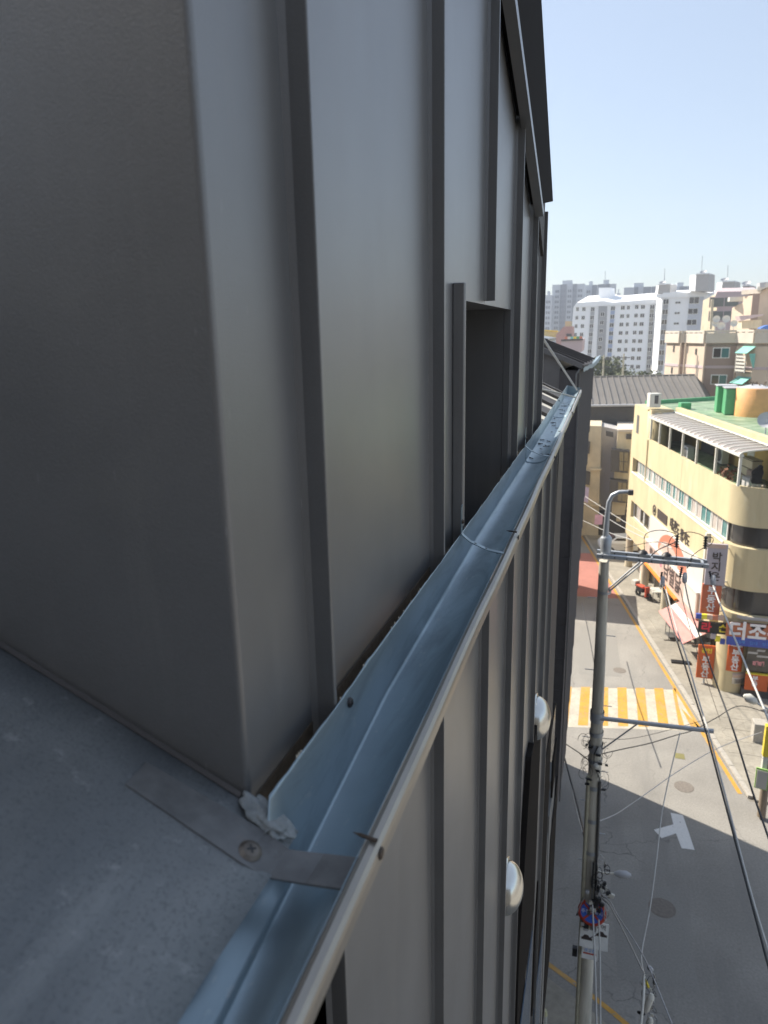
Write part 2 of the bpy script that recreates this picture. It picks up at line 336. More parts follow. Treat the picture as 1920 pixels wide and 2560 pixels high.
# worn patches of newer asphalt
for (x0, y0, x1, y1) in ((1.2, 17.6, 3.4, 21.5), (-.6, 36.5, 1.6, 43)):
    MB().add([(x0, y0, .004), (x1, y0+.2, .004), (x1-.3, y1, .004), (x0-.2, y1+.3, .004)], [(0, 1, 2, 3)]).build('asphalt_patch', mat('newer_asphalt', (.255, .242, .218), .9, 0, .14, 18, .5, 90), road)
def lane(x0, y0, x1, y1, w, m, name, z=.008):
    d = Vector((x1-x0, y1-y0, 0)).normalized(); s = Vector((-d.y, d.x, 0))*w/2
    a = Vector((x0, y0, z)); b = Vector((x1, y1, z))
    return MB().add([a-s, b-s, b+s, a+s], [(0, 1, 2, 3)]).build(name, m, road)
lane(edge_x(27.6), 27.6, edge_x(64), 64, .17, M_YEL, 'yellow_line')
lane(edge_x(24.3)+.15, 24.3, edge_x(16)+.5, 16, .17, M_YEL, 'yellow_line')
# curved yellow line at the near corner
arc = [onz(px, py, 0) for px, py in ((1366, 2407), (1420, 2447), (1480, 2490), (1530, 2530), (1572, 2566), (1600, 2610))]
mb = MB(); L = []
for i, p in enumerate(arc):
    d = (arc[min(i+1, len(arc)-1)]-arc[max(i-1, 0)]).normalized(); s = Vector((-d.y, d.x, 0))*.075
    L.append((p+s+Vector((0, 0, .008)), p-s+Vector((0, 0, .008))))
for i in range(len(L)-1): mb.add([L[i][0], L[i][1], L[i+1][1], L[i+1][0]], [(0, 1, 2, 3)])
mb.build('yellow_line', M_YEL, road)
nearp = [(p.x-.35, p.y-.35) for p in arc]
pv = struct(MB().prism([(-12, 17.0), (nearp[0][0]-.9, 17.0)]+nearp+[(nearp[-1][0]+1, -10), (-12, -10)], -.01, .12).build('near_pavement', M_PAVE))
# crossing
P1 = onz(1412, 1717, 0); P2 = onz(1690, 1722, 0); P3 = onz(1405, 1817, 0); P4 = onz(1750, 1822, 0)
yt = (P1.y+P2.y)/2; yb = (P3.y+P4.y)/2; dxy = (P2.y-P1.y)/(P2.x-P1.x)
MB().add([(-2.4, yb-1.0, .004), (edge_x(yb)-.1, yb+.55, .004), (edge_x(yt)-.1, yt+.5, .004), (-2.4, yt-.9, .004)], [(0, 1, 2, 3)]).build('crossing_base', M_WHT, road)
x = -2.25; k = 0
while x < 4.2:
    w = .45
    xr = min(x+w, 5)
    f = lambda xx, yy: (xx, yy+dxy*(xx-1.4), .008)
    top_r = xr; bot_r = xr
    if x > 3.2:
        xr = edge_x(yt)-.12; MB().add([f(x, yb), f(x+.25, yb), f(xr, yb+2.1), f(xr, yt), f(x, yt)], [(0, 1, 2, 3, 4)]).build('crossing_stripe', M_YEL, road)
        MB().add([f(x+.55, yb), f(edge_x(yb)-.12, yb), f(xr+.08, yb+1.9)], [(0, 1, 2)]).build('crossing_stripe', M_YEL, road); break
    MB().add([f(x, yb), f(xr, yb), f(xr, yt), f(x, yt)], [(0, 1, 2, 3)]).build('crossing_stripe', M_YEL, road)
    x += .90
# red surface further up
MB().add([(-6, 48.0, .004), (edge_x(48)-.15, 48.6, .004), (edge_x(58.5)-.15, 58.8, .004), (-6, 58.0, .004)], [(0, 1, 2, 3)]).build('red_road_surface', M_RED, road)
# T marking
def pz(px, py, z=0): q = onz(px, py, 0); return Vector((q.x, q.y, z))
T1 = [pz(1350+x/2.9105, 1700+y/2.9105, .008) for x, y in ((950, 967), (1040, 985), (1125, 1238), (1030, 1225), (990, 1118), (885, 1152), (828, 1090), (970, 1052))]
MB().add(T1, [tuple(range(8))]).build('t_road_marking', wear(mat('shade_lifted_white_paint', (.72, .71, .68), .6, 0, .06, 9, .2, 40), 7, (1, 1, 1), .6, .7, (.3, .29, .27), .6, None, .4), road)  # lighter copy of the white paint, offsetting the shade on this mark
# manhole covers and drain
def manhole(px, py, r, label):
    p = pz(px, py, 0); o = MB().lathe((p.x, p.y, .0), (0, 0, 1), [(0, .010), (r*.9, .010), (r*.9, .006), (r, .006), (r, .0)], 24, False).build('manhole_cover', mat('cast_iron_cover', (.19, .165, .14), .8, 0, .2, 12), None)
    o.location = (0, 0, 0); return tag(o, label, 'manhole cover', 'manhole covers in the road')
manhole(1710, 1967, .38, 'round brown manhole cover in sunlit asphalt between the crossing and the T marking')
manhole(1549, 1676, .34, 'round manhole cover on the sunlit road beyond the striped crossing')
manhole(1655, 2270, .42, 'large round manhole cover in the shaded road below the T marking')
p = pz(1699, 1890); q = MB().box((p.x-.2, p.y-.22, 0), (p.x+.2, p.y+.2, .008)).build('valve_cover', mat('olive_paint', (.20, .18, .07), .7), None)
tag(q, 'small square olive valve cover in the sunlit asphalt just past the crossing', 'cover')
# right-hand pavement and kerb
side = struct(MB().add([(edge_x(30)+.42, 30, .1), (edge_x(27.2)+.4, 27.2, .1), (30, 26.6, .1), (30, 90, .1), (edge_x(90)+.42, 90, .1), (edge_x(30)+.42, 30, -.0), (edge_x(27.2)+.4, 27.2, -.0), (30, 26.6, -.0), (30, 90, 0), (edge_x(90)+.42, 90, 0)],
    [(0, 1, 2, 3, 4), (0, 5, 6, 1), (1, 6, 7, 2), (4, 9, 5, 0)]).build('right_pavement', M_PAVE))
yy = 27.4
while yy < 64:                                         # kerb stones, one by one
    y2 = min(yy+.98, 64); a0 = Vector((edge_x(yy)+.20, yy, 0)); a1 = Vector((edge_x(y2)+.20, y2, 0)); h = .125+random.uniform(-.006, .006)
    MB().prism([a0, (a0.x+.2, a0.y), (a1.x+.2, a1.y), a1], 0, h).build('kerb_stone', M_KERB, side, .008); yy += 1.0
# paving joints as slightly proud slabs near the corner
for i in range(7):
    for j in range(8):
        a = 5.9+i*1.02; b = 28.4+j*1.02
        if a < edge_x(b)+.5 or (j > 6 and i > 0): continue
        MB().box((a, b, .1), (a+1.0, b+1.0, .106+random.uniform(0, .006))).build('paving_slab', M_PAVE, side)

# ================================================================== OUR METAL-CLAD BUILDING
WX = -0.30
bld = thing('metal_clad_building', (WX, 2, 0), 'charcoal standing seam clad building in shade filling the left of the view', 'building')
ZG = 17.56                                             # gutter level
SEAMS = [-.46, .105, .674, 1.242, 1.816, 2.36, 2.86]
END = 3.26
def topz(Y):                                           # descending roof verge, on the wall plane
    a = onx(1170*1.1573, 0, -.258); b = onx(1195*1.1573, 435*1.1573, -.258)
    return a.z+(b.z-a.z)*(Y-a.y)/(b.y-a.y)-.05
edges = [s for s in SEAMS if s > .515]+[END]
REC = (1.455, 2.325, 18.066)
def pan(Y0, Y1, zb, zt0, zt1, name='wall_panel'):
    a = .0015
    return MB().add([(WX, Y0+a, zb), (WX, Y1-a, zb), (WX, Y1-a, zt1), (WX, Y0+a, zt0), (WX-.02, Y0+a, zb), (WX-.02, Y1-a, zb), (WX-.02, Y1-a, zt1), (WX-.02, Y0+a, zt0)],
        [(0, 1, 2, 3), (4, 7, 6, 5), (0, 3, 7, 4), (1, 5, 6, 2), (0, 4, 5, 1), (3, 2, 6, 7)]).build(name, M_CLAD, bld)
for a, b in zip(edges[:-1], edges[1:]):
    t0, t1 = min(topz(a), 23), min(topz(b), 23)
    if b <= REC[0] or a >= REC[1]: pan(a, b, 17.44, t0, t1)
    elif a < REC[0]:
        MB().slab([(WX, a+.0015, 17.44), (WX, REC[0], 17.44), (WX, REC[0], REC[2]), (WX, b-.0015, REC[2]), (WX, b-.0015, t1), (WX, a+.0015, t0)], (-.02, 0, 0)).build('wall_panel', M_CLAD, bld)
    else:
        MB().slab([(WX, a+.0015, REC[2]), (WX, REC[1], REC[2]), (WX, REC[1], 17.44), (WX, b-.0015, 17.44), (WX, b-.0015, t1), (WX, a+.0015, t0)], (-.02, 0, 0)).build('wall_panel', M_CLAD, bld)
def seam(Y, zb, zt, x=WX, h=.0275, w=.009, parent=None):
    f = [(x-.002, Y-w, zb), (x-.002, Y+w*1.3, zb), (x+h*.25, Y+w*.5, zb), (x+h, Y+w*.45, zb), (x+h, Y-w*.45, zb), (x+h*.25, Y-w*.5, zb)]
    return MB().prism([(q[0], q[1]) for q in f], zb, zt).build('seam', M_CLAD, parent or bld, .0016)
for s in SEAMS:
    if s < .5: continue
    zb = 17.50 if abs(s-1.816) > .05 else REC[2]+.008
    seam(s, zb, min(topz(s), 23)-.02)
seam(END-.01, 17.50, topz(END)-.02)
# recessed bay
d = .22; r = MB(); r.box((WX-d, REC[1], 17.2), (WX-.021, REC[1]+.02, REC[2]+.02)); r.box((WX-d-.02, REC[0]-.02, 17.2), (WX-d, REC[1]+.02, REC[2]+.02))
r.box((WX-d, REC[0]-.02, REC[2]+.002), (WX-.021, REC[1], REC[2]+.02)); r.box((WX-d, REC[0]-.02, 17.2), (WX-.021, REC[0], REC[2]))
r.build('window_recess', M_CLAD, bld)
MB().prism([(WX+.0005, 1.436), (WX+.022, 1.440), (WX+.0245, 1.446), (WX+.0245, 1.452), (WX+.0005, 1.454)], 17.50, 18.095).build('recess_trim', M_CLAD, bld, .002)
# return wall facing the camera, with a soft folded corner
rw = MB(); fr = []
for i in range(7):
    w = i/6*math.pi/2; fr.append((WX-.006+.006*math.sin(w), .515+.006-.006*math.cos(w)))
poly = [(-2.2, .512)]+fr+[(WX, .672), (WX-.02, .672), (WX-.02, .535), (-2.2, .535)]
rw.prism(poly, 17.0, 23); o = rw.build('return_panel', M_CLAD, bld)
# verge board descending along the roof line
FX = -.258
def fx(px, py, X): q = onx(px*1.1573, py*1.1573, X); return (q.y, q.z)
a = fx(1155, -260, FX); b = fx(1195, 435, FX); c = fx(1172, 440, FX); d2 = fx(1080, -260, FX)
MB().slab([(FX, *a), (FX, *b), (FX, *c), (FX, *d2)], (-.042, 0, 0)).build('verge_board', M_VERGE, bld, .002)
c2 = (c[0]+.02, c[1]-.02)
e1 = fx(1110, -260, FX-.006)
MB().slab([(FX+.004, d2[0], d2[1]), (FX+.004, c2[0], c2[1]), (FX+.004, c2[0]-.01, c2[1]-.022), (FX+.004, d2[0]-.03, d2[1]-.02)], (-.03, 0, 0)).build('verge_flashing', M_CLAD, bld)
for (Y, zz) in ((2.37, None), (2.87, None)):
    pass
MB().slab([(WX+.018, 1.3, topz(1.3)-.42), (WX+.018, 3.2, topz(3.2)-.24), (WX+.018, 3.2, topz(3.2)-.02), (WX+.018, 1.3, topz(1.3)-.02)], (-.012, 0, 0)).build('verge_shade_board', M_CLAD_D, bld)  # dark board in place of the shade wedges under the verge
# body behind the cladding
body = MB()
body.prism([(WX-.022, .56), (WX-.022, 1.5), (WX-.34, 1.5), (WX-.34, 2.4), (WX-.022, 2.4), (WX-.022, END-.02), (-6, END-.02), (-6, .56)], 16.9, [topz(.6)-.05, topz(1.5)-.05, topz(1.5)-.05, topz(2.4)-.05, topz(2.4)-.05, topz(END)-.05, topz(END)-.05, topz(.6)-.05])
body.build('upper_core', M_CLAD_D, bld)
MB().prism([(WX-.022, -6), (WX-.022, 5.62), (-1.1, 10.9), (-2.6, 28.8), (-12, 28.8), (-12, -6)], .1, [16.9, 16.9, 15.5, 12.5, 12.5, 16.9]).build('lower_core', M_CLAD_D, bld)

# lower wall: pans and seams below the gutter down to the street
LS = [-2.16, -1.595, -1.03]+SEAMS[:-1]+[2.88, 3.45, 4.0]
LEND = 4.55
for a, b in zip(LS[:-1]+[LS[-1]], LS[1:]+[LEND]):
    MB().box((WX-.02, a+.0015, 5.2), (WX, b-.0015, 17.43)).build('wall_panel', M_CLAD, bld)
for s in LS[1:]: seam(s, 5.2, 17.425)
seam(LEND, 5.2, 17.425)
# far part of the facade: stucco strip, stepped dark bay, stone storey
MB().box((WX-.02, LEND+.02, 12.0), (WX-.004, 5.62, 17.43)).build('stucco_strip', M_STUCCO, bld)
MB().slab([(WX+.004, LEND+.55, 17.2), (WX+.004, 5.64, 17.2), (WX+.004, 5.64, 12.2), (WX+.004, LEND+.03, 12.2), (WX+.004, LEND+.03, 15.2)], (-.007, 0, 0)).build('wall_shade_panel', M_CLAD_D, bld)  # slanted dark panel draws the diagonal shadow edge across the stucco
MB().box((WX-.02, LEND+.02, 5.2), (WX+.003, 5.63, 12.0)).build('wall_panel', M_CLAD_D, bld)
# pilaster strips of the stone storey below, seen at a grazing angle
st = MB()
for (a, b, x) in ((5.64, 6.2, -.32), (6.45, 6.9, -.325), (7.05, 7.42, -.33)):
    st = MB().box((x-.3, a, .12), (x, b, 13.2)).build('stone_pier', M_STONE, bld)
MB().box((-1.0, 5.64, .12), (-.42, 8.8, 13.2)).build('dark_glazing', M_GLASS, bld)
def gwin(pxl, pxr, pyt, pyb, X, th, split=None, slant=0):
    a = onx(pxl, (pyt+pyb)/2, X); b = onx(pxr, (pyt+pyb)/2, X); zt_ = onx((pxl+pxr)/2, pyt, X).z; zb_ = onx((pxl+pxr)/2, pyb, X).z
    y0, y1 = a.y, b.y
    w = MB().slab([(X, y0, zb_), (X, y1, zb_), (X, y1, zt_), (X, y0+(y1-y0)*.35, zt_), (X, y0, zt_-slant)], (-th, 0, 0)).build('window', M_VERGE, bld, .003)
    if split:
        zs = onx((pxl+pxr)/2, split, X).z; MB().box((X, y0+(y1-y0)*.1, zb_-2.2), (X+.006, y1-(y1-y0)*.12, zs-.06)).build('pane', mat('bluish_window_glass', (.07, .10, .14), .25, 0, .1, 1, spec=.8), w)
        MB().box((X-th, y0, zb_-2.3), (X, y0+.03, zs)).build('frame', M_CLAD, w); MB().box((X-th, y1-.03, zb_-2.3), (X, y1, zs)).build('frame', M_CLAD, w)
    return w
gwin(1306, 1340, 1925, 2366, WX+.031, .05, 2366, .9)
gwin(1346, 1366, 1960, 2315, WX+.012, .03, 2315, 1.2)
gwin(1371, 1382, 2100, 2365, -.316, .02)
gwin(1384, 1389, 1888, 1948, -.316, .02)
# dark bay further along with its own sloping roof
PA = onz(1449, 914, 17.56); PB = onz(1483, 908, 17.52)
bay_n = Vector((PA.x, PA.y, 0)); bay_f = Vector((PB.x, PB.y, 0))
bay = thing('dark_gabled_building', (bay_n.x, bay_n.y, 0), 'dark seamed building with sloping roof and dented gutter beyond the gutter end', 'building')
sl = .42
def bayroof(x): return 17.56+(bay_n.x-x)*sl
nx = -3.2
MB().prism([(nx, bay_n.y), (bay_n.x-.24, bay_n.y), (bay_f.x-.26, bay_f.y), (nx, bay_f.y)], 11.1, [bayroof(nx)-.03, bayroof(bay_n.x-.24)-.03, bayroof(bay_n.x-.24)-.06, bayroof(nx)-.03]).build('gable_wall', M_CLAD, bay)
# street face courses, each lapped over the next
nC = 13
for i in range(nC):
    z1 = 17.50-i*.5; z0 = z1-.5+.002; off = .012*(nC-i)/nC-.0105*i
    a = bay_n+Vector((off*.3, 0, 0)); b = bay_f+Vector((off, 0, 0))
    MB().prism([(a.x-.25, a.y-.012), (a.x, a.y-.012), (b.x, b.y+.01), (b.x-.3, b.y+.01)], z0, z1).build('cladding_course', mat('matt_charcoal_panel', (.105, .098, .098), .75, 0, .1, 9, .03, 200, spec=.08), bay, .002)
MB().prism([(bay_n.x-.006, bay_n.y-.03), (bay_n.x+.012, bay_n.y-.03), (bay_n.x+.012, bay_n.y-.014), (bay_n.x-.006, bay_n.y-.014)], 11.2, 17.5).build('corner_flashing', M_CLAD, bay)
roof = MB().slab([(nx, bay_n.y-.06, bayroof(nx)), (bay_n.x+.05, bay_n.y-.06, 17.56-.02), (bay_f.x+.05, bay_f.y, 17.52-.02), (nx, bay_f.y, bayroof(nx)-.04)], (0, 0, .03)).build('roof', M_CLAD_D, bay)
for k in range(5):
    t = (k+.5)/5; Yk = bay_n.y+(bay_f.y-bay_n.y)*t; xe = bay_n.x+(bay_f.x-bay_n.x)*t
    MB().slab([(nx, Yk-.01, bayroof(nx)+.028), (xe+.04, Yk-.01, 17.57), (xe+.04, Yk+.01, 17.57), (nx, Yk+.01, bayroof(nx)+.028)], (0, 0, .025)).build('roof_seam', M_CLAD_D, roof)
MB().slab([(nx, bay_n.y-.075, bayroof(nx)-.03), (bay_n.x+.04, bay_n.y-.075, 17.52), (bay_n.x+.04, bay_n.y-.075, 17.585), (nx, bay_n.y-.075, bayroof(nx)+.035)], (0, .012, 0)).build('verge_trim', M_CLAD, bay)
gp = []
for i in range(9):
    t = i/8; p = bay_n.lerp(bay_f, t); dz = [0, .01, .005, .02, .01, .02, .04, .07, .11][i]; gp.append((p.x+.05+.05*t*t, p.y-.05, 17.53+dz))
g = MB()
for i in range(8):
    a, b = Vector(gp[i]), Vector(gp[i+1]); g.add([a, b, b+Vector((-.06, 0, -.03)), a+Vector((-.06, 0, -.03)), a+Vector((.006, 0, -.05)), b+Vector((.006, 0, -.05))], [(0, 1, 2, 3), (0, 4, 5, 1)])
g.build('dented_gutter', M_GUT, bay)
MB().tube([(bay_n.x+.01, bay_n.y-.05, 17.52), (bay_n.x-.03, bay_n.y-.06, 17.46), (bay_n.x-.03, bay_n.y-.06, 17.3)], .014).build('gutter_trim', M_CLAD, bay)
# rear roof pieces just behind
MB().slab([(-4, bay_f.y+2.2, 18.35), (-1.05, bay_f.y+2.2, 17.86), (-1.05, bay_f.y+2.2, 17.80), (-4, bay_f.y+2.2, 18.0)], (0, 2, 0)).build('rear_parapet', M_CLAD, bay)

# sloping roof beyond the wall end: pale boards between dark ribs, all falling to the gutter
ter = thing('terrace_roof', (WX, 4.4, 17.56), 'sloping roof of pale sunlit boards between dark ribs beside the gutter end', 'roof')
def tr(x, dz=0): return 17.50+(WX-x)*.47+dz
Y = 3.32; k = 0
while Y < 5.5:
    w = .26
    if k % 2 == 0:
        MB().slab([(-2.0, Y, tr(-2.0)), (WX-.01, Y, tr(WX-.01)), (WX-.01, Y+w, tr(WX-.01)), (-2.0, Y+w, tr(-2.0))], (0, 0, .02)).build('pale_board', M_TERR, ter)
    else:
        MB().slab([(-2.0, Y+.003, tr(-2.0)-.01), (WX-.01, Y+.003, tr(WX)-.01), (WX-.01, Y+w-.003, tr(WX)-.01), (-2.0, Y+w-.003, tr(-2.0)-.01)], (0, 0, .055)).build('dark_rib', M_CLAD_D, ter)
    Y += w; k += 1
MB().slab([(-2.2, 5.62, tr(-2.2)-.2), (WX+.01, 5.62, 17.3), (WX+.01, 5.62, tr(WX)+.03), (-2.2, 5.62, tr(-2.2)+.03)], (0, .05, 0)).build('end_upstand', M_CLAD_D, ter)
MB().slab([(-1.9, 5.0, tr(-1.9)+.05), (-.62, 5.45, tr(-.62)+.05), (-.62, 5.45, tr(-.62)+.14), (-1.9, 5.45, tr(-1.9)+.14)], (0, .04, 0)).build('pale_panel', M_TERR, ter)
# brace rod
q0 = ony(1163*1.1573, 716*1.1573, 3.35); q1 = ony(1246*1.1573, 842*1.1573, 5.25)
tag(MB().tube([q0, q1], .006, 8).build('brace_rod', M_STEEL), 'thin pale brace rod slanting from the wall end down to the gutter', 'rod')

# near roof sheet beside the camera, falling to the gutter
rs = thing('near_roof_sheet', (-.8, 0, 17.6), 'weathered grey roof sheet in the lower left corner beside the gutter', 'roof')
def shz(x): return 17.582-.476*(x+.301)
n = 30; mb = MB(); vs = []; fs = []
jr = random.Random(3)
for j in range(n+1):
    Yj = -1.2+(.512+1.2)*j/n; xe = -.250+jr.uniform(-.002, .002)
    for i, x in enumerate((-2.4, -1.6, -1.0, -.7, -.5, -.36, -.29, xe)):
        vs.append((x, Yj, shz(x)+(0.0018*math.sin(Yj*9+x*7))))
for j in range(n):
    for i in range(7): a = j*8+i; fs.append((a, a+1, a+9, a+8))
mb.add(vs, fs, True); o = mb.build('sheet', M_SHEET, rs); sm = o.modifiers.new('t', 'SOLIDIFY'); sm.thickness = .0022; sm.offset = -1
MB().slab([(-2.4, .506, shz(-2.4)+.002), (-.305, .506, shz(-.305)+.002), (-.305, .5115, shz(-.305)+.003), (-2.4, .5115, shz(-2.4)+.003)], (0, 0, .001)).build('wall_joint', M_CLAD_D, rs)

# ================================================================== GUTTER
gut = thing('gutter', (-.24, 2.5, 17.5), 'long blue grey galvanised gutter running away along the dark wall', 'gutter')
prof = [(-.2705, .0375), (-.2705, .0350), (-.2704, -.0340), (-.2702, -.0400), (-.2688, -.0420), (-.2640, -.0428), (-.241, -.0425), (-.226, -.0392), (-.213, -.0325), (-.201, -.0230), (-.191, -.0090), (-.184, .004)]
def gut_x(Y): return -.010*max(0, (Y-3.0))/2.5          # the far part drifts a little
def trough(Y0, Y1, dz, name, jag=.0022):
    n = int((Y1-Y0)/.02); vs = []; fs = []; k = len(prof)
    jj = random.Random(11); hj = 0
    for j in range(n+1):
        Yj = Y0+(Y1-Y0)*j/n
        if abs(Yj-.49) < .0101 and Yj < .49: Yj = .481
        hj = hj*.6+jj.uniform(-1, 1)*jag*.6 + (jj.random() < .04)*jj.uniform(0, jag*1.6)
        wob = .00028*math.sin(Yj*4.1)+.00012*math.sin(Yj*9.7)
        dn_ = max(0, min(1, (Yj-.85)/.7)); fx_ = .030*max(0, min(1.6, (.85-Yj)/.46))
        for i, (x, z) in enumerate(prof):
            lo_ = min(1, max(0, (.0375-z)/.076)); tp = 1 if i < 5 else max(0, 1-(i-4)/7); z = z+dn_*.019*lo_*tp; x = x+fx_*.85*lo_*tp
            if Yj < .482: z = min(z, -.032 if i < 4 else z)
            vs.append((x+gut_x(Yj)+wob*(i/k), Yj, 17.56+dz+z+(hj if i == 0 else 0)+(wob if 3 < i < 9 else 0)))
    for j in range(n):
        for i in range(k-1): a = j*k+i; fs.append((a, a+1, a+k+1, a+k))
    o = MB().add(vs, fs, True).build(name, M_GUT, gut)
    s = o.modifiers.new('t', 'SOLIDIFY'); s.thickness = .0012; s.offset = 0
    es = o.data
    return o
trough(-.9, 2.62, 0, 'trough'); trough(2.60, 4.05, .0015, 'trough'); trough(4.03, 5.55, .003, 'trough')
def lip(Y0, Y1, o_, dz=0):
    n = max(8, int((Y1-Y0)/.08)); pr = [(-.184, 0.000), (-.1825, .0045), (-.178, .0062), (-.1725, .0050), (-.1695, .0015), (-.1690, -.004), (-.1692, -.0165), (-.1712, -.0185), (-.1745, -.0150), (-.178, -.003)]
    vs = []; fs = []; k = len(pr)
    for j in range(n+1):
        Yj = Y0+(Y1-Y0)*j/n; wob = .0010*math.sin(Yj*5.1)+.0006*math.sin(Yj*11)
        for x, z in pr: vs.append((x+o_+gut_x(Yj)+wob, Yj, 17.56+dz+z))
    for j in range(n):
        for i in range(k): a = j*k+i; b = j*k+(i+1) % k; fs.append((a, b, b+k, a+k))
    fs.append(tuple(range(k))); fs.append(tuple(range(n*k, n*k+k)))
    return MB().add(vs, fs, False).build('lip', M_GUTL, gut)
lip(-.9, 4.06, 0); lip(4.02, 5.55, .004, .003)
MB().slab([(x-.004+gut_x(5.5), 5.54, 17.563+z) for x, z in prof]+[(-.165+gut_x(5.5), 5.54, 17.58)], (0, .003, 0)).build('end_cap', M_GUT, gut)
# jagged offcut scraps along the back edge
jj = random.Random(5); sc = MB()
for i in range(34):
    Yj = .56+jj.random()**1.5*2.2; s = jj.uniform(.0008, .002)
    sc.add([(-.2725, Yj, 17.5955), (-.2705, Yj+s*2, 17.5985+s), (-.2698, Yj-s, 17.595+s*.5), (-.2718, Yj+s, 17.5995+s*1.3)], [(0, 1, 2), (0, 2, 3), (1, 2, 3)])
sc.build('cut_burrs', mat('bare_zinc_burr', (.30, .27, .23), .4, .6, .2, 50), gut)['kind'] = 'stuff'
# dark gap between wall and gutter back
MB().box((-.2998, .53, 17.50), (-.2990, 1.36, 17.575)).build('gap_sealant', mat('brown_gap_dirt', (.14, .105, .07), .9, 0, .3, 40, .4, 80), gut)
def srf(px, py, dz=0):                                # point on the near roof sheet
    nrm = Vector((.476, 0, 1)).normalized(); return onp(px*1.1573, py*1.1573, Vector((-.301, 0, 17.582+dz)), nrm)
def srfz(px, py, z): return onz(px*1.1573, py*1.1573, z)
# near strap lying on the sheet and bending over to the lip
A1 = srf(315, 1650, .001); A0 = srf(270, 1698, .001); B1 = srf(572, 1800, .001); B0 = srf(520, 1868, .001)
C1 = srfz(625, 1838, 17.563); C0 = srfz(575, 1898, 17.556); D1 = srfz(786, 1858, 17.560); D0 = srfz(748, 1926, 17.558)
M1 = srfz(700, 1848, 17.556); M0 = srfz(660, 1913, 17.552)
vs = [A0, A1, B0, B1, C0, C1, M0, M1, D0, D1]
o = MB().add(vs, [(0, 1, 3, 2), (2, 3, 5, 4), (4, 5, 7, 6), (6, 7, 9, 8)], False).build('near_strap', M_STRAP, gut)
sb = o.modifiers.new('s', 'SUBSURF'); sb.levels = 2; sb.render_levels = 2; sb.subdivision_type = 'SIMPLE'
sm = o.modifiers.new('t', 'SOLIDIFY'); sm.thickness = .0024; sm.offset = 1
strap0 = o
def screw(P, axis, r, m, parent, name='screw', h=.0025, cross=True):
    P = Vector(P); axis = Vector(axis).normalized()
    s = MB().lathe(P, axis, [(r*1.25, 0), (r*1.25, h*.25), (r, h*.3), (r*.97, h*.8), (r*.7, h*1.15), (0, h*1.2)], 20)
    if cross:
        s.cur = 1; a = axis.orthogonal().normalized(); b = axis.cross(a)
        s.obox(P+axis*h*1.15, a*r*.5, b*r*.12, axis*h*.12); s.obox(P+axis*h*1.16, a*r*.12, b*r*.5, axis*h*.12)
    return s.build(name, [m, M_BLK], parent)
screw(srf(541, 1838, .0035), (.43, 0, .9), .0085, mat('dull_screw_head', (.17, .15, .13), .5, .6, .2, 100), strap0)
screw(onx(751*1.1573, 1517*1.1573, -.2702), (1, 0, .1), .0062, M_BLK, gut, h=.005)
# sealant lump at the wall corner
sg = bmesh.new(); bmesh.ops.create_icosphere(sg, subdivisions=4, radius=1)
ctr = srf(578, 1765, .005); rr = random.Random(2)
from mathutils import noise
for v in sg.verts:
    nn = noise.noise(v.co*1.9)*.40+noise.noise(v.co*5)*.10
    v.co = v.co*(1+nn); v.co = Vector((v.co.x*.030, v.co.y*.0135, v.co.z*.0060)) 
me = bpy.data.meshes.new('sealant'); sg.to_mesh(me); sg.free(); me.materials.append(M_SEAL)
for p in me.polygons: p.use_smooth = True
me.transform(Matrix.Translation(ctr) @ Matrix.Rotation(R_(25), 4, 'Y') @ Matrix.Rotation(R_(-14), 4, 'Z'))
o = bpy.data.objects.new('sealant_lump', me); COL.objects.link(o); tag(o, 'lumpy pale grey sealant at the foot of the wall corner over the gutter', 'sealant')
fl = MB(); 
for i in range(9):
    c0 = srf(545+rr.uniform(0, 70), 1728+rr.uniform(0, 75), .004)
    w = rr.uniform(.003, .008); an = rr.uniform(0, 3); fl.add([c0, c0+Vector((w*math.cos(an), w*math.sin(an), rr.uniform(0, .006))), c0+Vector((w*math.cos(an+1), w*math.sin(an+1), rr.uniform(0, .004)))], [(0, 1, 2)])
fl.build('sealant_flakes', M_SEAL, o)['kind'] = 'stuff'
# further straps across the trough, with an upturned end on the wall
def strap(Y, up, w=.013, sag=.002):
    x0 = -.2740; x1 = -.181+gut_x(Y)
    pts = [(x0+.0060, Y, 17.597+up*.9), (x0+.0050, Y, 17.597+up*.9-.005), (x0+.0052, Y, 17.601), (x0+.009, Y, 17.5960), (-.25, Y, 17.5860-sag), (-.215, Y, 17.5710-sag), (x1, Y, 17.5635)]
    vs = []; 
    for p in pts: vs += [Vector(p)-Vector((0, w/2, 0)), Vector(p)+Vector((0, w/2, 0))]
    o = MB().add(vs, [(i*2, i*2+1, i*2+3, i*2+2) for i in range(len(pts)-1)]).build('strap', M_GUT, gut)
    sm = o.modifiers.new('t', 'SOLIDIFY'); sm.thickness = .0018; sm.offset = 0
    for k in range(4):
        xx = -.262+k*.022; MB().lathe((xx, Y, 17.5912-sag-(xx+.262)*.42), (.42, 0, 1), [(.0028, 0.0012), (0, .0014)], 10).build('strap_hole', M_BLK, o)
    screw((x0+.0065, Y, 17.597+up*.4), (1, 0, 0), .004, M_RUST, o, h=.004)
strap(1.385, .070); strap(2.57, .075); strap(4.35, .0); 
q = MB().tube([(-1.1, 4.75, tr(-1.1)+.06), (-.5, 4.82, tr(-.5)+.05), (-.30, 4.86, 17.60), (-.19, 4.9, 17.567)], .006, 6).build('roof_tie', M_WPLAST, gut)
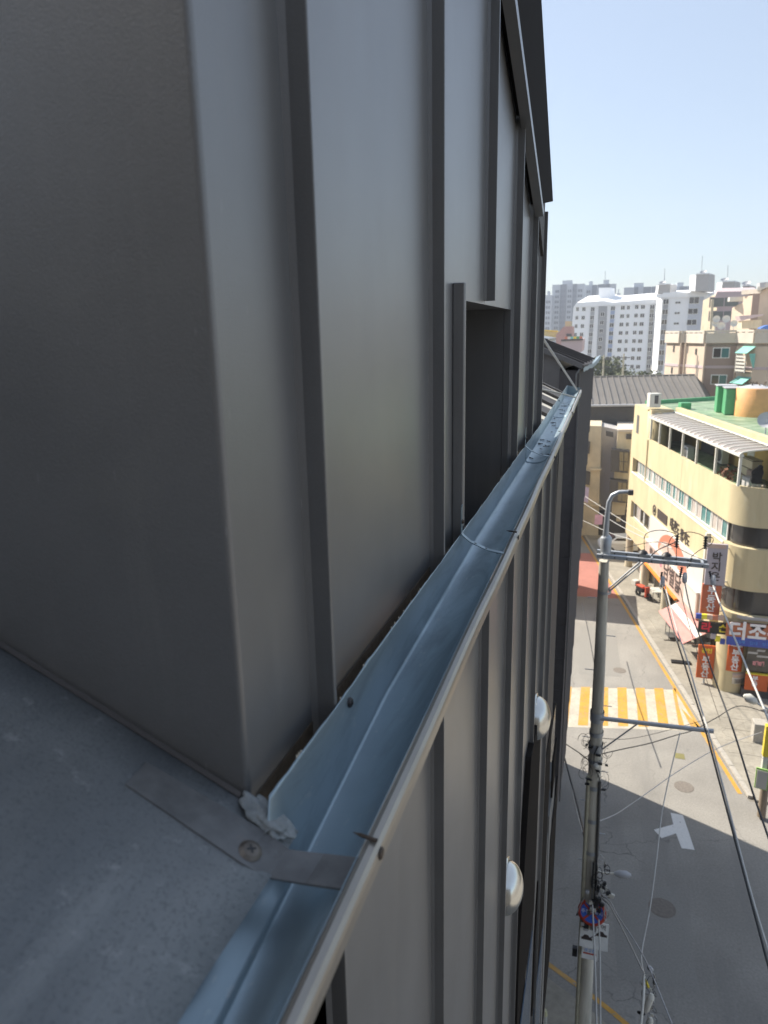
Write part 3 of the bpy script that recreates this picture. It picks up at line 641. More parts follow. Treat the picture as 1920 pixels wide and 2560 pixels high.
# screws through the lip, with the points showing inside
for (px, py, Yn) in ((822, 1843, None), (1119, 1161, None)):
    P = onx(px*1.1573, py*1.1573, -.1688)
    s = MB().lathe(P, (1, 0, -.05), [(.0056, 0), (.0056, .001), (.0042, .0022), (0, .0026)], 14)
    s.lathe(P+Vector((-.003, 0, .012)), (-1, .15, .05), [(.0019, 0), (.0017, .016), (.0002, .024)], 8); s.build('lip_screw', M_RUST, gut)
for Yk in (2.62, 3.25, 4.05, 4.45, 4.95, 5.35):
    P = Vector((-.1686+gut_x(Yk)+(.004 if Yk > 4.02 else 0), Yk, 17.553))
    s = MB().lathe(P, (1, 0, 0), [(.005, 0), (.005, .001), (.004, .003), (0, .0036)], 12)
    s.lathe(P+Vector((-.004, 0, .010)), (-1, .1, 0), [(.002, 0), (.0017, .018), (.0003, .026)], 8); s.build('lip_screw', M_RUST, gut)
for Yk, rr_ in ((2.75, .012), (3.4, .009), (3.52, .006), (2.95, .007)):
    pass
jl = random.Random(21); deb = MB()
for i in range(26):
    Yk = 2.62+jl.random()*2.3; X = -.262+jl.random()*.045; a = jl.uniform(0, 3); s = jl.uniform(.004, .016)
    deb.obox((X+gut_x(Yk), Yk, 17.5375), (math.cos(a)*s, math.sin(a)*s, 0), (-math.sin(a)*.0012, math.cos(a)*.0012, 0), (0, 0, .0012))
tag(deb.build('gutter_debris', mat('dark_leaf_litter', (.05, .045, .035), .8)), 'small dark twigs and scraps lying in the far stretch of gutter', 'debris', kind='stuff')

# ------------------------------------------------------------------ vent hoods on the lower wall
def hood(px, py, r, label):
    P = onx(px*1.1573, py*1.1573, WX)
    o = thing('vent_hood', (WX, P.y, P.z), label, 'vent hood', 'round steel vent hoods on the lower wall')
    c = Vector((WX+.004, P.y, P.z))
    MB().lathe(c, (1, 0, 0), [(r*1.12, 0), (r*1.12, .008), (r, .008)], 32).build('flange', M_CHROME, o)
    pf = [(r*math.cos(t), .008+r*.66*math.sin(t)) for t in [math.pi/2*i/14 for i in range(15)]]
    MB().lathe(c, (1, 0, 0), pf, 36).build('dome', M_CHROME, o)
    return o
hood(1088, 1915, .105, 'nearer polished steel vent hood on the charcoal lower wall')
hood(1153, 1550, .125, 'farther polished steel vent hood high on the lower wall just under the gutter')

# ================================================================== YELLOW BUILDING
YA = Vector((1.98, 56.0, 0)); yu = Vector((.206, -.979, 0)).normalized(); yn = Vector((yu.y, -yu.x, 0))
YF = frame(YA, yu, yn)
UE, RC = 20.55, 1.5
USC, YCEN = 19.21, Vector((7.41, 37.5, 0))
def foot(inset=0.0, back=-13.0, u0=0.0):
    i = inset; pts = [YF(u0, -i, 0)]; h = math.atan2(-yn.y, -yn.x)+math.pi
    for k in range(21):
        a = h+(1.5*math.pi-h)*k/20 if h > 0 else h+(-.5*math.pi-h)*k/20
        pts.append(YCEN+Vector((math.cos(a), math.sin(a), 0))*(RC-i))
    pts += [Vector((30, 36+i, 0)), Vector((30, 52, 0)), YF(u0, back, 0)]
    return pts
fd = Vector((1, 0, 0)); fn_ = Vector((0, -1, 0))
yb_ = thing('yellow_corner_building', YA, 'pale yellow four storey corner building with terrace canopy and shop signs', 'building')
def yband(z0, z1, inset, name, m, **k): return MB().prism(foot(inset, **k), z0, z1).build(name, m, yb_)
yband(.1, 2.75, 1.2, 'ground_floor_wall', M_CREAM); yband(2.75, 4.0, 1.2, 'ground_floor_wall', M_CREAM); MB().prism([YF(0, 0, 0), YF(18.4, 0, 0), YF(18.4, -1.15, 0), YF(0, -1.15, 0)], 2.75, 3.998).build('wall', M_YWALL, yb_); yband(4.0, 4.30, 0, 'wall', M_YWALL); yband(4.30, 5.58, .28, 'window_band', M_GLASS)
yband(5.58, 7.70, 0, 'wall', M_YWALL); yband(7.70, 8.76, .30, 'window_band', M_GLASS); yband(8.76, 9.85, 0, 'wall', M_YWALL)
# parapet of the terrace (a ring wall) and terrace floor
fo = foot(0); fi = foot(.18)
par = MB()
for i in range(len(fo)-3): par.prism([fo[i], fo[i+1], fi[i+1], fi[i]], 9.85, 10.66)
par.build('terrace_parapet', M_YWALL, yb_)
MB().prism(foot(.19), 9.852, 9.90).build('terrace_floor', M_GRN, yb_)
# solid wall ends beside the window bands (left ends are walled)
for (z0, z1, ul) in ((4.30, 5.58, 1.15), (7.70, 8.76, .8)):
    MB().box((0, -.5, z0), (ul, 0, z1), YF).build('wall', M_YWALL, yb_)
# 3F window row: frames and panes one by one, drawn from the photo's rhythm
def ywin(u0, u1, z0, z1, split, parent=yb_):
    f = MB(); t = .05; o0, o1 = -.26, -.20
    f.box((u0, o0, z0), (u1, o1, z0+t), YF); f.box((u0, o0, z1-t), (u1, o1, z1), YF)
    f.box((u0, o0, z0+t), (u0+t*1.6, o1, z1-t), YF); f.box((u1-t*1.6, o0, z0+t), (u1, o1, z1-t), YF)
    w = f.build('window', M_WFRAME, parent)
    n = len(split)
    for i, m in enumerate(split):
        a = u0+t*1.6+(u1-u0-t*3.2)*i/n; b = u0+t*1.6+(u1-u0-t*3.2)*(i+1)/n
        if i: MB().box((a-.03, o0+.001, z0+t), (a+.03, o1-.001, z1-t), YF).build('mullion', M_WFRAME, w)
        MB().box((a+.035, -.255, z0+t), (b-.035, -.235, z1-t), YF).build('pane', m, w)
M_BLIND = mat('grey_blind_pane', (.42, .37, .33), .5)
ux = 1.6
for k, (wd, sp) in enumerate(((3.0, 'BTBTBTB'), (2.6, 'TBWTBB'), (1.6, 'BTB'), (2.2, 'TTBT'), (2.2, 'BTTB'), (1.6, 'TB'), (2.5, 'BTT'), (2.4, 'BBT'))):
    wd *= .925; ywin(ux, ux+wd, 7.70, 8.76, [{'B': M_BLIND, 'T': M_GLASST, 'W': M_WFRAME}[c] for c in sp]); ux += wd+.10
MB().box((.8, -.02, 7.62), (USC, .05, 7.71), YF).build('window_sill', M_WFRAME, yb_)
ywin(1.2, 4.0, 4.32, 5.56, [M_GLASS, M_BLIND, M_GLASS]); ywin(4.1, 6.7, 4.32, 5.56, [M_GLASS, M_BLIND])
# front windows: verticals on the dark curved bands
for zz0, zz1 in ((7.70, 8.76), (4.30, 5.58)):
    for xx in (8.4, 10.2, 12.0, 13.8):
        MB().box((xx-.04, 36.24, zz0), (xx+.04, 36.30, zz1)).build('mullion', M_DWALL, yb_)
    MB().box((7.9, 36.25, zz0+.04), (8.3, 36.285, zz1-.04)).build('pane', M_GLASS, yb_)
# pilasters/joints on wall, a rain pipe
MB().tube([YF(4.6, .05, 10.6), YF(4.6, .05, 7.7)], .04, 8).build('rain_pipe', M_YWALL, yb_)
MB().box((12.0, -.001, 8.8), (12.02, .006, 10.6), YF).build('wall_joint', M_CREAM, yb_)
# top block at the left end with slot window
MB().box((.30, -1.62, 9.9), (3.9, -.0, 12.62), YF).build('stair_block', M_YWALL, yb_)
MB().box((1.2, -.02, 10.65), (1.85, .012, 11.95), YF).build('slot_window', M_DWALL, yb_)
MB().lathe(YF(3.9, -.7, 9.9), (0, 0, 1), [(.7, 0), (.7, 2.6), (0, 2.6)], 20).build('round_corner', M_YWALL, yb_)
# main roof deck, rear wall of the terrace
MB().prism([YF(.4, -3.4, 0), YF(19.9, -3.4, 0), Vector((30, 37.2, 0)), Vector((30, 50, 0)), YF(.4, -12.9, 0)], 9.95, 12.30).build('top_storey_wall', M_OWALL, yb_)
MB().prism([YF(.4, -1.66, 0), YF(21.3, -1.66, 0), Vector((31, 35.2, 0)), Vector((31, 52, 0)), YF(-7.2, -13, 0), YF(-1.6, -1.66, 0)], 12.28, 12.42).build('roof_deck', M_GRN, yb_)
MB().box((4.6, -1.98, 12.42), (21.2, -1.63, 12.80), YF).build('roof_parapet', M_YWALL, yb_)
MB().prism([YF(-1.5, -1.2, 0), YF(-1.25, -1.3, 0), YF(-6.9, -13, 0), YF(-7.15, -13, 0)], 12.42, 12.70).build('roof_kerb', M_DGRN, yb_)
MB().prism([YF(-1.4, -1.7, 0), YF(.5, -1.7, 0), YF(.5, -12.9, 0), YF(-7.0, -12.9, 0)], 0, 12.27).build('rear_wing_wall', M_YWALL, yb_)
MB().box((3.9, -1.6, 12.2), (4.5, -.1, 12.62), YF).build('beam', M_YWALL, yb_)
# doors, openings on the terrace back wall
for (u0, u1, z0, z1, m) in ((5.0, 7.4, 9.95, 11.9, M_DWALL), (7.9, 8.9, 9.95, 11.9, M_BROWN), (12.6, 13.5, 9.95, 11.9, M_WFRAME), (17.2, 18.2, 9.95, 11.9, M_WFRAME), (19.5, 20.4, 10.6, 11.9, M_GLASS)):
    MB().box((u0, -3.42, z0), (u1, -3.36, z1), YF).build('doorway', m, yb_)
# canopy: posts, front beam, ribs, tinted sheet panels
cn = thing('terrace_canopy', YF(12, -1.5, 9.9), 'curved ribbed canopy on white posts over the yellow building terrace', 'canopy')
for uu in (4.65, 6.75, 9.0, 11.5, 14.0, 16.9, 20.0):
    MB().box((uu-.055, -.16, 10.66), (uu+.055, -.05, 12.1), YF).build('post', M_WPLAST, cn)
MB().box((4.5, -.18, 12.08), (20.15, .02, 12.2), YF).build('front_beam', M_WPLAST, cn)
def cprof(u): return [YF(u, .0, 12.15), YF(u, -.05, 12.24), YF(u, -.18, 12.31), YF(u, -.5, 12.36), YF(u, -1.05, 12.41), YF(u, -1.58, 12.46)]
nr = 22; us = [4.55+(20.1-4.55)*i/(nr-1) for i in range(nr)]
for i, uu in enumerate(us):
    MB().tube(cprof(uu), .045, 6).build('rib', M_WPLAST, cn)
    if i < nr-1:
        a = cprof(uu+.04); b = cprof(us[i+1]-.04); vs = a+b; k = len(a)
        o = MB().add([v-Vector((0, 0, .01)) for v in vs], [(j, j+1, k+j+1, k+j) for j in range(k-1)], True).build('sheet_panel', M_CANOPY, cn)
        sm = o.modifiers.new('t', 'SOLIDIFY'); sm.thickness = .01
MB().tube([YF(4.5, -1.56, 12.50), YF(20.2, -1.56, 12.50)], .05, 8).build('back_rail', M_WPLAST, cn)
# things on the terrace
def boxthing(name, P, s, m, label, cat, rot=yu, extra=None):
    o = thing(name, P, label, cat); u = rot*s[0]/2; n = Vector((rot.y, -rot.x, 0))*s[1]/2
    MB().obox(Vector(P)+Vector((0, 0, s[2]/2)), u, n, Vector((0, 0, s[2]/2))).build('body', m, o, min(s)*.06)
    if extra: extra(o, Vector(P), u, n, s)
    return o
def acx(o, P, u, n, s):
    MB().lathe(P+n*1.0+Vector((0, 0, s[2]*.5)), n, [(s[2]*.38, .0), (s[2]*.38, .02), (s[2]*.3, .02), (0.05, .015), (0, .03)], 20).build('fan_grille', M_DWALL, o)
    for k in (-1, 1): MB().obox(P+u*k*.7+Vector((0, 0, -.03)), u*.08, n, Vector((0, 0, .03))).build('foot', M_DWALL, o)
boxthing('air_conditioner', YF(8.6, -1.4, 10.0), (.95, .4, .8), M_DISH, 'grey outdoor air conditioner on the terrace behind the third post', 'air conditioner', extra=acx)
boxthing('air_conditioner', YF(10.2, -2.9, 10.0), (.95, .4, 1.0), M_WPLAST, 'pale outdoor air conditioner against the terrace back wall', 'air conditioner', extra=acx)
def shelf(o, P, u, n, s):
    for k in range(3):
        MB().obox(P+Vector((0, 0, .35+k*.45)), u*1.06, n*1.08, Vector((0, 0, .02))).build('shelf_board', M_BARK, o)
boxthing('shelf_unit', YF(15.6, -2.4, 9.95), (1.5, .5, 1.3), M_CREAM, 'cluttered cream shelf on the terrace between the last two bays', 'shelf', extra=shelf)
boxthing('storage_box', YF(17.8, -1.6, 9.95), (.9, .6, .7), M_GREYW, 'pale storage box beside the corner post of the terrace', 'box')
boxthing('storage_box', YF(17.0, -2.0, 9.95), (.6, .5, .9), M_BROWN, 'brown storage box behind the last canopy bay', 'box')
rp = random.Random(9)
pl = thing('potted_plant', YF(16.2, -1.0, 9.95), 'reddish potted plants on the terrace near the corner', 'plant')
MB().lathe(YF(16.2, -1.0, 9.95), (0, 0, 1), [(.14, 0), (.2, .3), (0, .3)], 12).build('pot', M_SALM, pl)
lf = MB()
for i in range(130):
    c0 = YF(16.2, -1.0, 10.5)+Vector((rp.gauss(0, .25), rp.gauss(0, .25), rp.gauss(0, .2))); a = Vector((rp.uniform(-1, 1), rp.uniform(-1, 1), rp.uniform(-1, 1)))*.09; b = Vector((rp.uniform(-1, 1), rp.uniform(-1, 1), rp.uniform(-1, 1)))*.09
    lf.add([c0-a, c0+b, c0+a, c0-b], [(0, 1, 2, 3)])
lf.build('foliage', mat('brown_red_leaves', (.20, .09, .05), .8, 0, .4, 6), pl)['kind'] = 'stuff'
# hanging black garment at the corner
J = ony(1890, 1200, 37.0); J.z = 10.3
jk = thing('hooded_jacket', J, 'black hooded jacket hanging at the front corner of the yellow building terrace', 'jacket')
def JP(a, z, o=0): return J+fd*a+fn_*o+Vector((0, 0, z))
sil = [(-.16, .45), (-.22, .62), (-.18, .85), (-.20, 1.02), (-.13, 1.10), (-.02, 1.24), (.04, 1.36), (.11, 1.40), (.17, 1.36), (.20, 1.24), (.25, 1.05), (.22, .85), (.20, .62), (.26, .46), (.05, .42)]
MB().slab([JP(a*1.15, z*.93, -.10) for a, z in sil], fn_*.22).build('jacket_body', M_CLOTH, jk, .04)
MB().lathe(JP(.12, 1.22, .10), fn_, [(.12, 0), (.11, .05), (.07, .06), (.05, .0)], 14).build('hood', M_CLOTH, jk)
MB().tube([JP(-.2, .95, .1), JP(-.1, 1.12, .14), JP(.05, 1.25, .12)], [.06, .05, .045], 8).build('sleeve', M_CLOTH, jk)
MB().tube([JP(.05, 0, 0), JP(.05, 1.3, -.02)], .02, 8).build('stand', M_STEEL, jk)
# plants on the parapet corner
bp_ = MB()
for i in range(60):
    c0 = Vector((6.9, 36.12, 10.7))+fd*rp.uniform(-.35, .5)+Vector((0, 0, rp.uniform(0, .12))); a = Vector((rp.uniform(-1, 1), rp.uniform(-1, 1), rp.uniform(-1, 1)))*.06
    bp_.add([c0-a, c0+a.cross(Vector((0, 0, 1))), c0+a], [(0, 1, 2)])
tag(bp_.build('dry_weeds', mat('dry_weed', (.42, .36, .28), .9, 0, .3, 9)), 'dry weeds clinging to the corner of the terrace parapet', 'weeds', kind='stuff')
# roof items
P = onz(1300+893/2.676, 600+1118/2.676, 12.75)
boxthing('roof_vent_box', P, (.75, .75, .95), M_WPLAST, 'small white box with dark grille on the roof edge of the yellow building', 'vent box',
    extra=lambda o, P, u, n, s: MB().obox(P-fd*0+Vector((0, 0, .55))+Vector((.0, -.36, 0)), Vector((.26, 0, 0)), Vector((0, .02, 0)), Vector((0, 0, .28))).build('grille', M_DWALL, o))
P = onz(1300+1100/2.676, 600+1130/2.676, 12.42); boxthing('green_plinth', P, (.7, .7, .45), M_DGRN, 'low dark green plinth on the green roof', 'plinth')
P = onz(1300+1362/2.676, 600+1150/2.676, 12.42); Q = onz(1300+1425/2.676, 600+1165/2.676, 12.42)
def shed(o, P, u, n, s):
    MB().obox(P+Vector((0, 0, s[2]+.04)), u*1.12, n*1.15, Vector((0, 0, .03))).build('lid', M_DISH, o)
    MB().obox(P+Vector((0, 0, s[2]*.5))+n*1.01, u*.03, n*.01, Vector((0, 0, s[2]*.42))).build('door_gap', M_DWALL, o)
boxthing('green_roof_shed', P, (1.1, 1.1, 1.75), M_DGRN, 'left half of the green metal shed on the roof', 'shed', rot=fd, extra=shed)
boxthing('green_roof_shed', Q, (1.25, 1.3, 1.7), M_DGRN, 'right half of the green metal shed next to the orange tank', 'shed', rot=fd, extra=shed)
P = onz(1300+1560/2.676, 600+1175/2.676, 12.42)
tk = thing('water_tank', P, 'orange cylindrical water tank on the green roof', 'water tank')
MB().lathe(P, (0, 0, 1), [(1.15, 0), (1.15, 1.75), (1.05, 1.8)], 40).build('shell', M_ORANGE, tk)
MB().lathe(P, (0, 0, 1), [(1.05, 1.8), (.3, 1.98), (0, 2.0)], 40).build('lid', M_DISH, tk)
for k in range(6): MB().tube([P+Vector((rp.uniform(-.5, .5), rp.uniform(-.5, .5), 1.95)), P+Vector((rp.uniform(-.7, .7), rp.uniform(-.5, .5), 2.15))], .03, 6).build('loose_stick', M_BARK, tk)
P = onz(1300+1640/2.676, 600+1300/2.676, 12.42)
ds = thing('satellite_dish', P, 'grey satellite dish on the green roof at the right edge', 'satellite dish')
MB().tube([P, P+Vector((0, 0, .5))], .035, 8).build('mast', M_STEEL, ds)
MB().lathe(P+Vector((0, 0, .75)), (-.2, -.8, .45), [(0, -.08), (.2, -.06), (.38, .02), (.45, .07)], 24).build('dish', M_DISH, ds)
MB().tube([P+Vector((0, 0, .6)), P+Vector((-.1, -.4, .85))], .02, 6).build('feed_arm', M_STEEL, ds)
# black lettering on facade
def onY(px, py): return onp(px, py, YA, yn)
lt = thing('wall_lettering', onY(1680, 1330), 'dark round emblem, plate and letters fixed on the pale yellow wall', 'sign')
def F2(u, z, o=.03): return YF(u, o, z)
c = YF(7.25, .03, 6.32); MB().lathe(c, yn, [(.36, 0), (.36, .02), (.27, .02), (.27, .0)], 20).build('emblem_ring', M_TEXTD, lt)
MB().lathe(c, yn, [(.16, 0), (.16, .02), (0, .02)], 6).build('emblem', M_TEXTD, lt)
MB().box((8.0, .0, 6.0), (10.1, .04, 6.62), YF).build('dark_plate', M_TEXTD, lt)
text('태권도', .78, YF(11.6, .03, 6.35), yu, (0, 0, 1), M_TEXTD, lt, .01, stretch=.85, bold=.02)
text('합기도', .78, YF(13.6, .03, 6.2), yu, (0, 0, 1), M_TEXTD, lt, .01, stretch=.75, bold=.02)
# large restaurant board on the first floor
bs = thing('restaurant_sign', YF(12, .1, 4.4), 'large pale pink restaurant board with salmon arch along the yellow wall', 'sign')
MB().box((6.85, .01, 4.25), (17.2, .16, 5.85), YF).build('board', M_WSIGN, bs)
MB().slab([YF(9.8+2.9*math.cos(t)*1.0+2.2, .165, 4.26+1.5*math.sin(t)) for t in [math.pi*i/16 for i in range(17)]], yn*.01).build('salmon_arch', M_SALM, bs)
MB().slab([YF(9.2+1.9*math.cos(t)+2.2, .178, 4.26+.95*math.sin(t)) for t in [math.pi*i/16 for i in range(17)]], yn*.006).build('cream_arch', M_PINK, bs)
MB().box((6.9, .10, 2.75), (17.3, .34, 4.18), YF).build('lower_board', M_PINK, bs)
MB().box((6.9, .10, 4.18), (17.3, .40, 4.26), YF).build('cream_ledge', M_WSIGN, bs)
text('별난', .85, YF(8.6, .345, 3.6), yu, (0, 0, 1), M_TEXTD, bs, .008, stretch=.8, bold=.02)
text('남별닭', 1.25, YF(12.9, .345, 3.5), yu, (0, 0, 1), M_TEXTD, bs, .008, stretch=1.0, bold=.03)
text('*', 1.0, YF(10.6, .345, 3.5), yu, (0, 0, 1), mat('magenta_mark', (.75, .12, .35), .5), bs, .008, bold=.03)
MB().box((15.2, .345, 3.0), (17.2, .355, 4.1), YF).build('menu_print', M_WSIGN, bs)
MB().box((6.6, .08, 2.62), (14.2, .5, 2.74), YF).build('orange_trim', mat('orange_trim', (.80, .25, .03), .5), bs)
# pink striped awning
aw = thing('striped_awning', YF(16, .5, 2.6), 'pink and cream striped awning sloping over the shop front', 'awning')
na = 4
for k, (o0, o1, m) in enumerate(((0, .32, mat('awning_pink', (.50, .22, .19), .7)), (.32, .62, M_WSIGN), (.62, 1.25, mat('awning_pink', (.50, .22, .19), .7)))):
    MB().slab([YF(14.4, .15+o0, 2.72-o0*.55), YF(18.9, .15+o0, 2.72-o0*.55), YF(18.9, .15+o1, 2.72-o1*.55), YF(14.4, .15+o1, 2.72-o1*.55)], (0, 0, -.03)).build('awning_stripe', m, aw)
MB().tube([YF(14.5, 1.3, 2.0), YF(14.5, .1, 1.9)], .02, 6).build('awning_arm', M_STEEL, aw); MB().tube([YF(18.8, 1.3, 2.0), YF(18.8, .1, 1.9)], .02, 6).build('awning_arm', M_STEEL, aw)
# vertical projecting signs at the corner
def vsign(u, o, z0, z1, w, m, word, tm, label, size=.5, dirv=None, group=None, gap=None, top=None):
    P = YF(u, o, (z0+z1)/2); d = Vector((.979, .206, 0)) if dirv is None else dirv; n = Vector((d.y, -d.x, 0))
    g_ = thing('vertical_sign', P, label, 'sign', group)
    MB().obox(P, d*w/2, n*.09, Vector((0, 0, (z1-z0)/2))).build('sign_box', m, g_, .02)
    k = len(word); step = gap or (z1-z0)/(k+.4)
    for i, ch in enumerate(word):
        text(ch, size, P+n*.10+Vector((0, 0, (k-1)/2*step-i*step)), d, (0, 0, 1), tm, g_, .006, bold=.012)
    return g_
def ws(px, py, Y=36.4): return ony(px, py, Y)
def sgn2(name, cx_, cy_, w, h, Y, m, word, tm, label, size, step, up0=0, first=None):
    P = ws(cx_, cy_, Y); g_ = thing(name, P, label, 'sign')
    MB().obox(P, fd*w/2, fn_*.09, Vector((0, 0, h/2))).build('sign_box', m, g_, .02)
    for i, ch in enumerate(word):
        text(ch, size, P+fn_*.10+Vector((0, 0, up0+(len(word)-1)/2*step-i*step)), fd, (0, 0, 1), tm, g_, .006, bold=.012)
    return g_
g_ = sgn2('vertical_sign', 1790, 1412, .92, 2.15, 36.5, M_LILAC, '박지은', M_TEXTD, 'lilac vertical sign with dark brush letters projecting from the corner', .5, .5, -.1)
q = ws(1790, 1368, 36.4); MB().obox(q+Vector((0, -.0, .05)), fd*.455, fn_*.006, Vector((0, 0, .10))).build('pink_heading', M_PINK, g_)
sgn2('vertical_sign', 1777, 1497, .88, 1.55, 36.5, mat('orange_lilac_sign', (.50, .13, .06), .5), '부동산', M_TEXTW, 'shaded orange vertical sign with white letters under the lilac sign', .46, .46)
for (px, py) in ((1812, 1372), (1810, 1455), (1803, 1470), (1800, 1528)): q = ws(px, py, 36.55); MB().tube([q, q+Vector((.5, .35, 0))], .03, 6).build('sign_bracket', M_STEEL, yb_)
MB().box((17.25, .0, 2.9), (17.45, .2, 7.6), YF).build('white_edge_strip', M_WPLAST, yb_)
# round pillar at the corner and banners on it
PLC = Vector((6.78, 36.86, 0)); PLR = .76
MB().lathe(PLC+Vector((0, 0, .1)), (0, 0, 1), [(PLR, 0), (PLR, 3.95)], 40).build('corner_pillar', M_YWALL, yb_)
def pil(a, z, off=.05): return PLC+Vector((math.sin(a), -math.cos(a), 0))*(PLR+off)+Vector((0, 0, z))      # a = 0 faces the viewer
def wrap(a0, a1, z0, z1, m, name, parent, off=0.02, nn=12):
    vs = []
    for i in range(nn+1):
        a = a0+(a1-a0)*i/nn; vs += [pil(a, z0, off), pil(a, z1, off)]
    o = MB().add(vs, [(2*i, 2*i+2, 2*i+3, 2*i+1) for i in range(nn)], True).build(name, m, parent); s_ = o.modifiers.new('t', 'SOLIDIFY'); s_.thickness = .01
    return o
bn = thing('orange_banner', pil(.1, 1), 'bright orange banner with white letters wrapped on the round corner pillar', 'banner')
wrap(-.42, .52, 1.30, 2.98, M_ORGS, 'banner_face', bn)
for i, ch in enumerate('부동산'): text(ch, .40, pil(.05, 2.30-i*.38, .05), fd, (0, 0, 1), M_TEXTW, bn, .004, bold=.012)
text('더조은', .20, pil(.05, 2.72, .05), fd, (0, 0, 1), M_TEXTW, bn, .004, bold=.01)
nt_ = thing('paper_notice', pil(.4, .8), 'pale printed notice at the foot of the round pillar', 'notice')
wrap(.0, 1.0, .62, 1.2, M_WSIGN, 'sheet', nt_); wrap(0, 1.0, .98, 1.2, M_PINK, 'heading', nt_, .034)
for k in range(4): wrap(.15, .85, .68+k*.06, .70+k*.06, M_TEXTD, 'print_line', nt_, .036, 6)
rd = thing('round_plaque', pil(.85, 1.7), 'small round blue white plaque on the corner pillar', 'plaque')
MB().lathe(pil(.85, 1.72, .02), (math.sin(.85), -math.cos(.85), 0), [(.15, 0), (.15, .03), (0, .03)], 20, False).build('disc', mat('pale_blue_plastic', (.45, .55, .65), .4), rd)
# orange sign on the street side
q = ony(1764, 1654, 36.9); s2 = thing('orange_sign_board', q, 'orange sign board with white letters standing left of the round pillar', 'sign')
MB().obox(q, fd*.40, fn_*.05, Vector((0, 0, .92))).build('sign_box', M_ORGS, s2, .02)
for i, ch in enumerate('부동산'): text(ch, .42, q+fn_*.06+Vector((0, 0, .12-i*.40)), fd, (0, 0, 1), M_TEXTW, s2, .004, bold=.012)
text('공인', .28, q+fn_*.06+Vector((0, 0, .62)), fd, (0, 0, 1), M_TEXTY, s2, .004, bold=.01)
MB().tube([q-Vector((0, 0, .9)), Vector((q.x, q.y, .1))], .05, 8).build('post', M_STEEL, s2)
# character sign and colourful strip above
FY = 35.75
q = ony(1773, 1568, 36.1); led = thing('led_sign', q, 'black lettering sign with one red and one yellow character', 'sign')
MB().obox(q+fd*.15, fd*.66, fn_*.08, Vector((0, 0, .29))).build('sign_box', M_BSIGN, led)
text('라', .52, q+fn_*.09+fd*-.15, fd, (0, 0, 1), M_TEXTR, led, .006, bold=.02); text('손', .44, q+fn_*.09+fd*.60, fd, (0, 0, 1), M_TEXTY, led, .006, bold=.015)
q = ony(1744, 1541, 36.1); ar = thing('multicolour_sign', q, 'small multicolour strip sign above the black character sign', 'sign')
for k, m in enumerate((M_BLUEP, M_TEXTY, M_PINK, M_SALM, M_PINK)):
    MB().obox(q+fd*(.05+k*.25)+Vector((0, 0, .03)), fd*.124, fn_*.07, Vector((0, 0, .12))).build('colour_panel', m, ar)
q = ony(1783, 1590, 36.0); ar = thing('multicolour_arrow_sign', q, 'short slanted multicolour sign below the black character sign', 'sign')
for k, m in enumerate((M_LILAC, M_TEXTY, M_BLUEP)):
    MB().obox(q+fd*(.0+k*.22)-Vector((0, 0, k*.12)), fd*.109, fn_*.07, Vector((0, 0, .13))).build('colour_panel', m, ar)
# grey slab over the shop and the main fascia on the front
MB().prism([Vector((6.6, 36.3, 0)), Vector((6.9, 35.95, 0)), Vector((30, 35.95, 0)), Vector((30, 36.6, 0)), Vector((6.6, 36.6, 0))], 4.15, 4.296).build('slab_edge', M_GREYW, yb_)
def fc(px, py, Y=FY): q = ony(px, py, Y); return q
a = fc(1818, 1557); b = fc(1818, 1590); c = fc(1816, 1611)
fs_ = thing('shop_fascia_sign', a, 'orange red shop fascia with big white letters over a blue strip', 'sign')
MB().box((a.x, FY, b.z), (a.x+5, FY+.2, a.z)).build('orange_board', mat('fascia_orange', (.42, .13, .06), .45, tint=(.50, .17, .08)), fs_)
MB().box((c.x, FY-.01, c.z), (c.x+5, FY+.2, b.z)).build('blue_strip', M_BLUEP, fs_)
text('더조은', .98, Vector((a.x+1.36, FY-.02, (a.z+b.z)/2-.06)), fd, (0, 0, 1), M_TEXTW, fs_, .012, bold=.03, stretch=.95)
for i_, w_ in enumerate(('매매', '임대', '상가')): text(w_, .2, Vector((a.x+.7+i_*.55, FY-.02, (b.z+c.z)/2-.03)), fd, (0, 0, 1), M_TEXTB, fs_, .004)
g0_ = fc(1871, 1614); g1_ = fc(1871, 1678); g2_ = fc(1866, 1684); g3_ = fc(1864, 1725)
gl = thing('shop_window', g1_, 'dark shop window with orange lower panels under the fascia sign', 'shop window')
MB().box((g0_.x, FY+.1, g1_.z), (g0_.x+5, FY+.2, g0_.z)).build('pane', M_GLASS, gl)
for k in range(3): MB().box((g2_.x+k*1.06, FY+.05, g3_.z), (g2_.x+k*1.06+1.0, FY+.2, g2_.z-.03)).build('orange_panel', M_ORGS, gl)
text('부', .30, Vector((g2_.x+.42, FY+.04, g2_.z-.25)), fd, (0, 0, 1), M_TEXTW, gl, .004, bold=.01); text('동', .30, Vector((g2_.x+.42, FY+.04, g2_.z-.55)), fd, (0, 0, 1), M_TEXTW, gl, .004, bold=.01)
text('매매', .28, Vector((g0_.x+.55, FY+.09, g1_.z+.38)), fd, (0, 0, 1), mat('pink_lettering', (.75, .30, .32), .5), gl, .004, bold=.02)
for (dx, dz, w) in ((.25, .95, .22), (.75, .8, .3), (.6, 1.1, .18)): MB().obox(Vector((g0_.x+dx, FY+.095, g1_.z+dz)), (w, 0, 0), (0, .004, 0), (.02, 0, .05)).build('window_print', M_GREYW, gl)
MB().box((g2_.x, FY+.02, g2_.z-.03), (g2_.x+5, FY+.2, g2_.z+.03)).build('yellow_trim', M_YSIGN, gl)
MB().box((g2_.x-.1, FY+.15, .1), (g2_.x+5, FY+.6, g3_.z-.01)).build('dark_plinth', M_CLAD_D, gl)
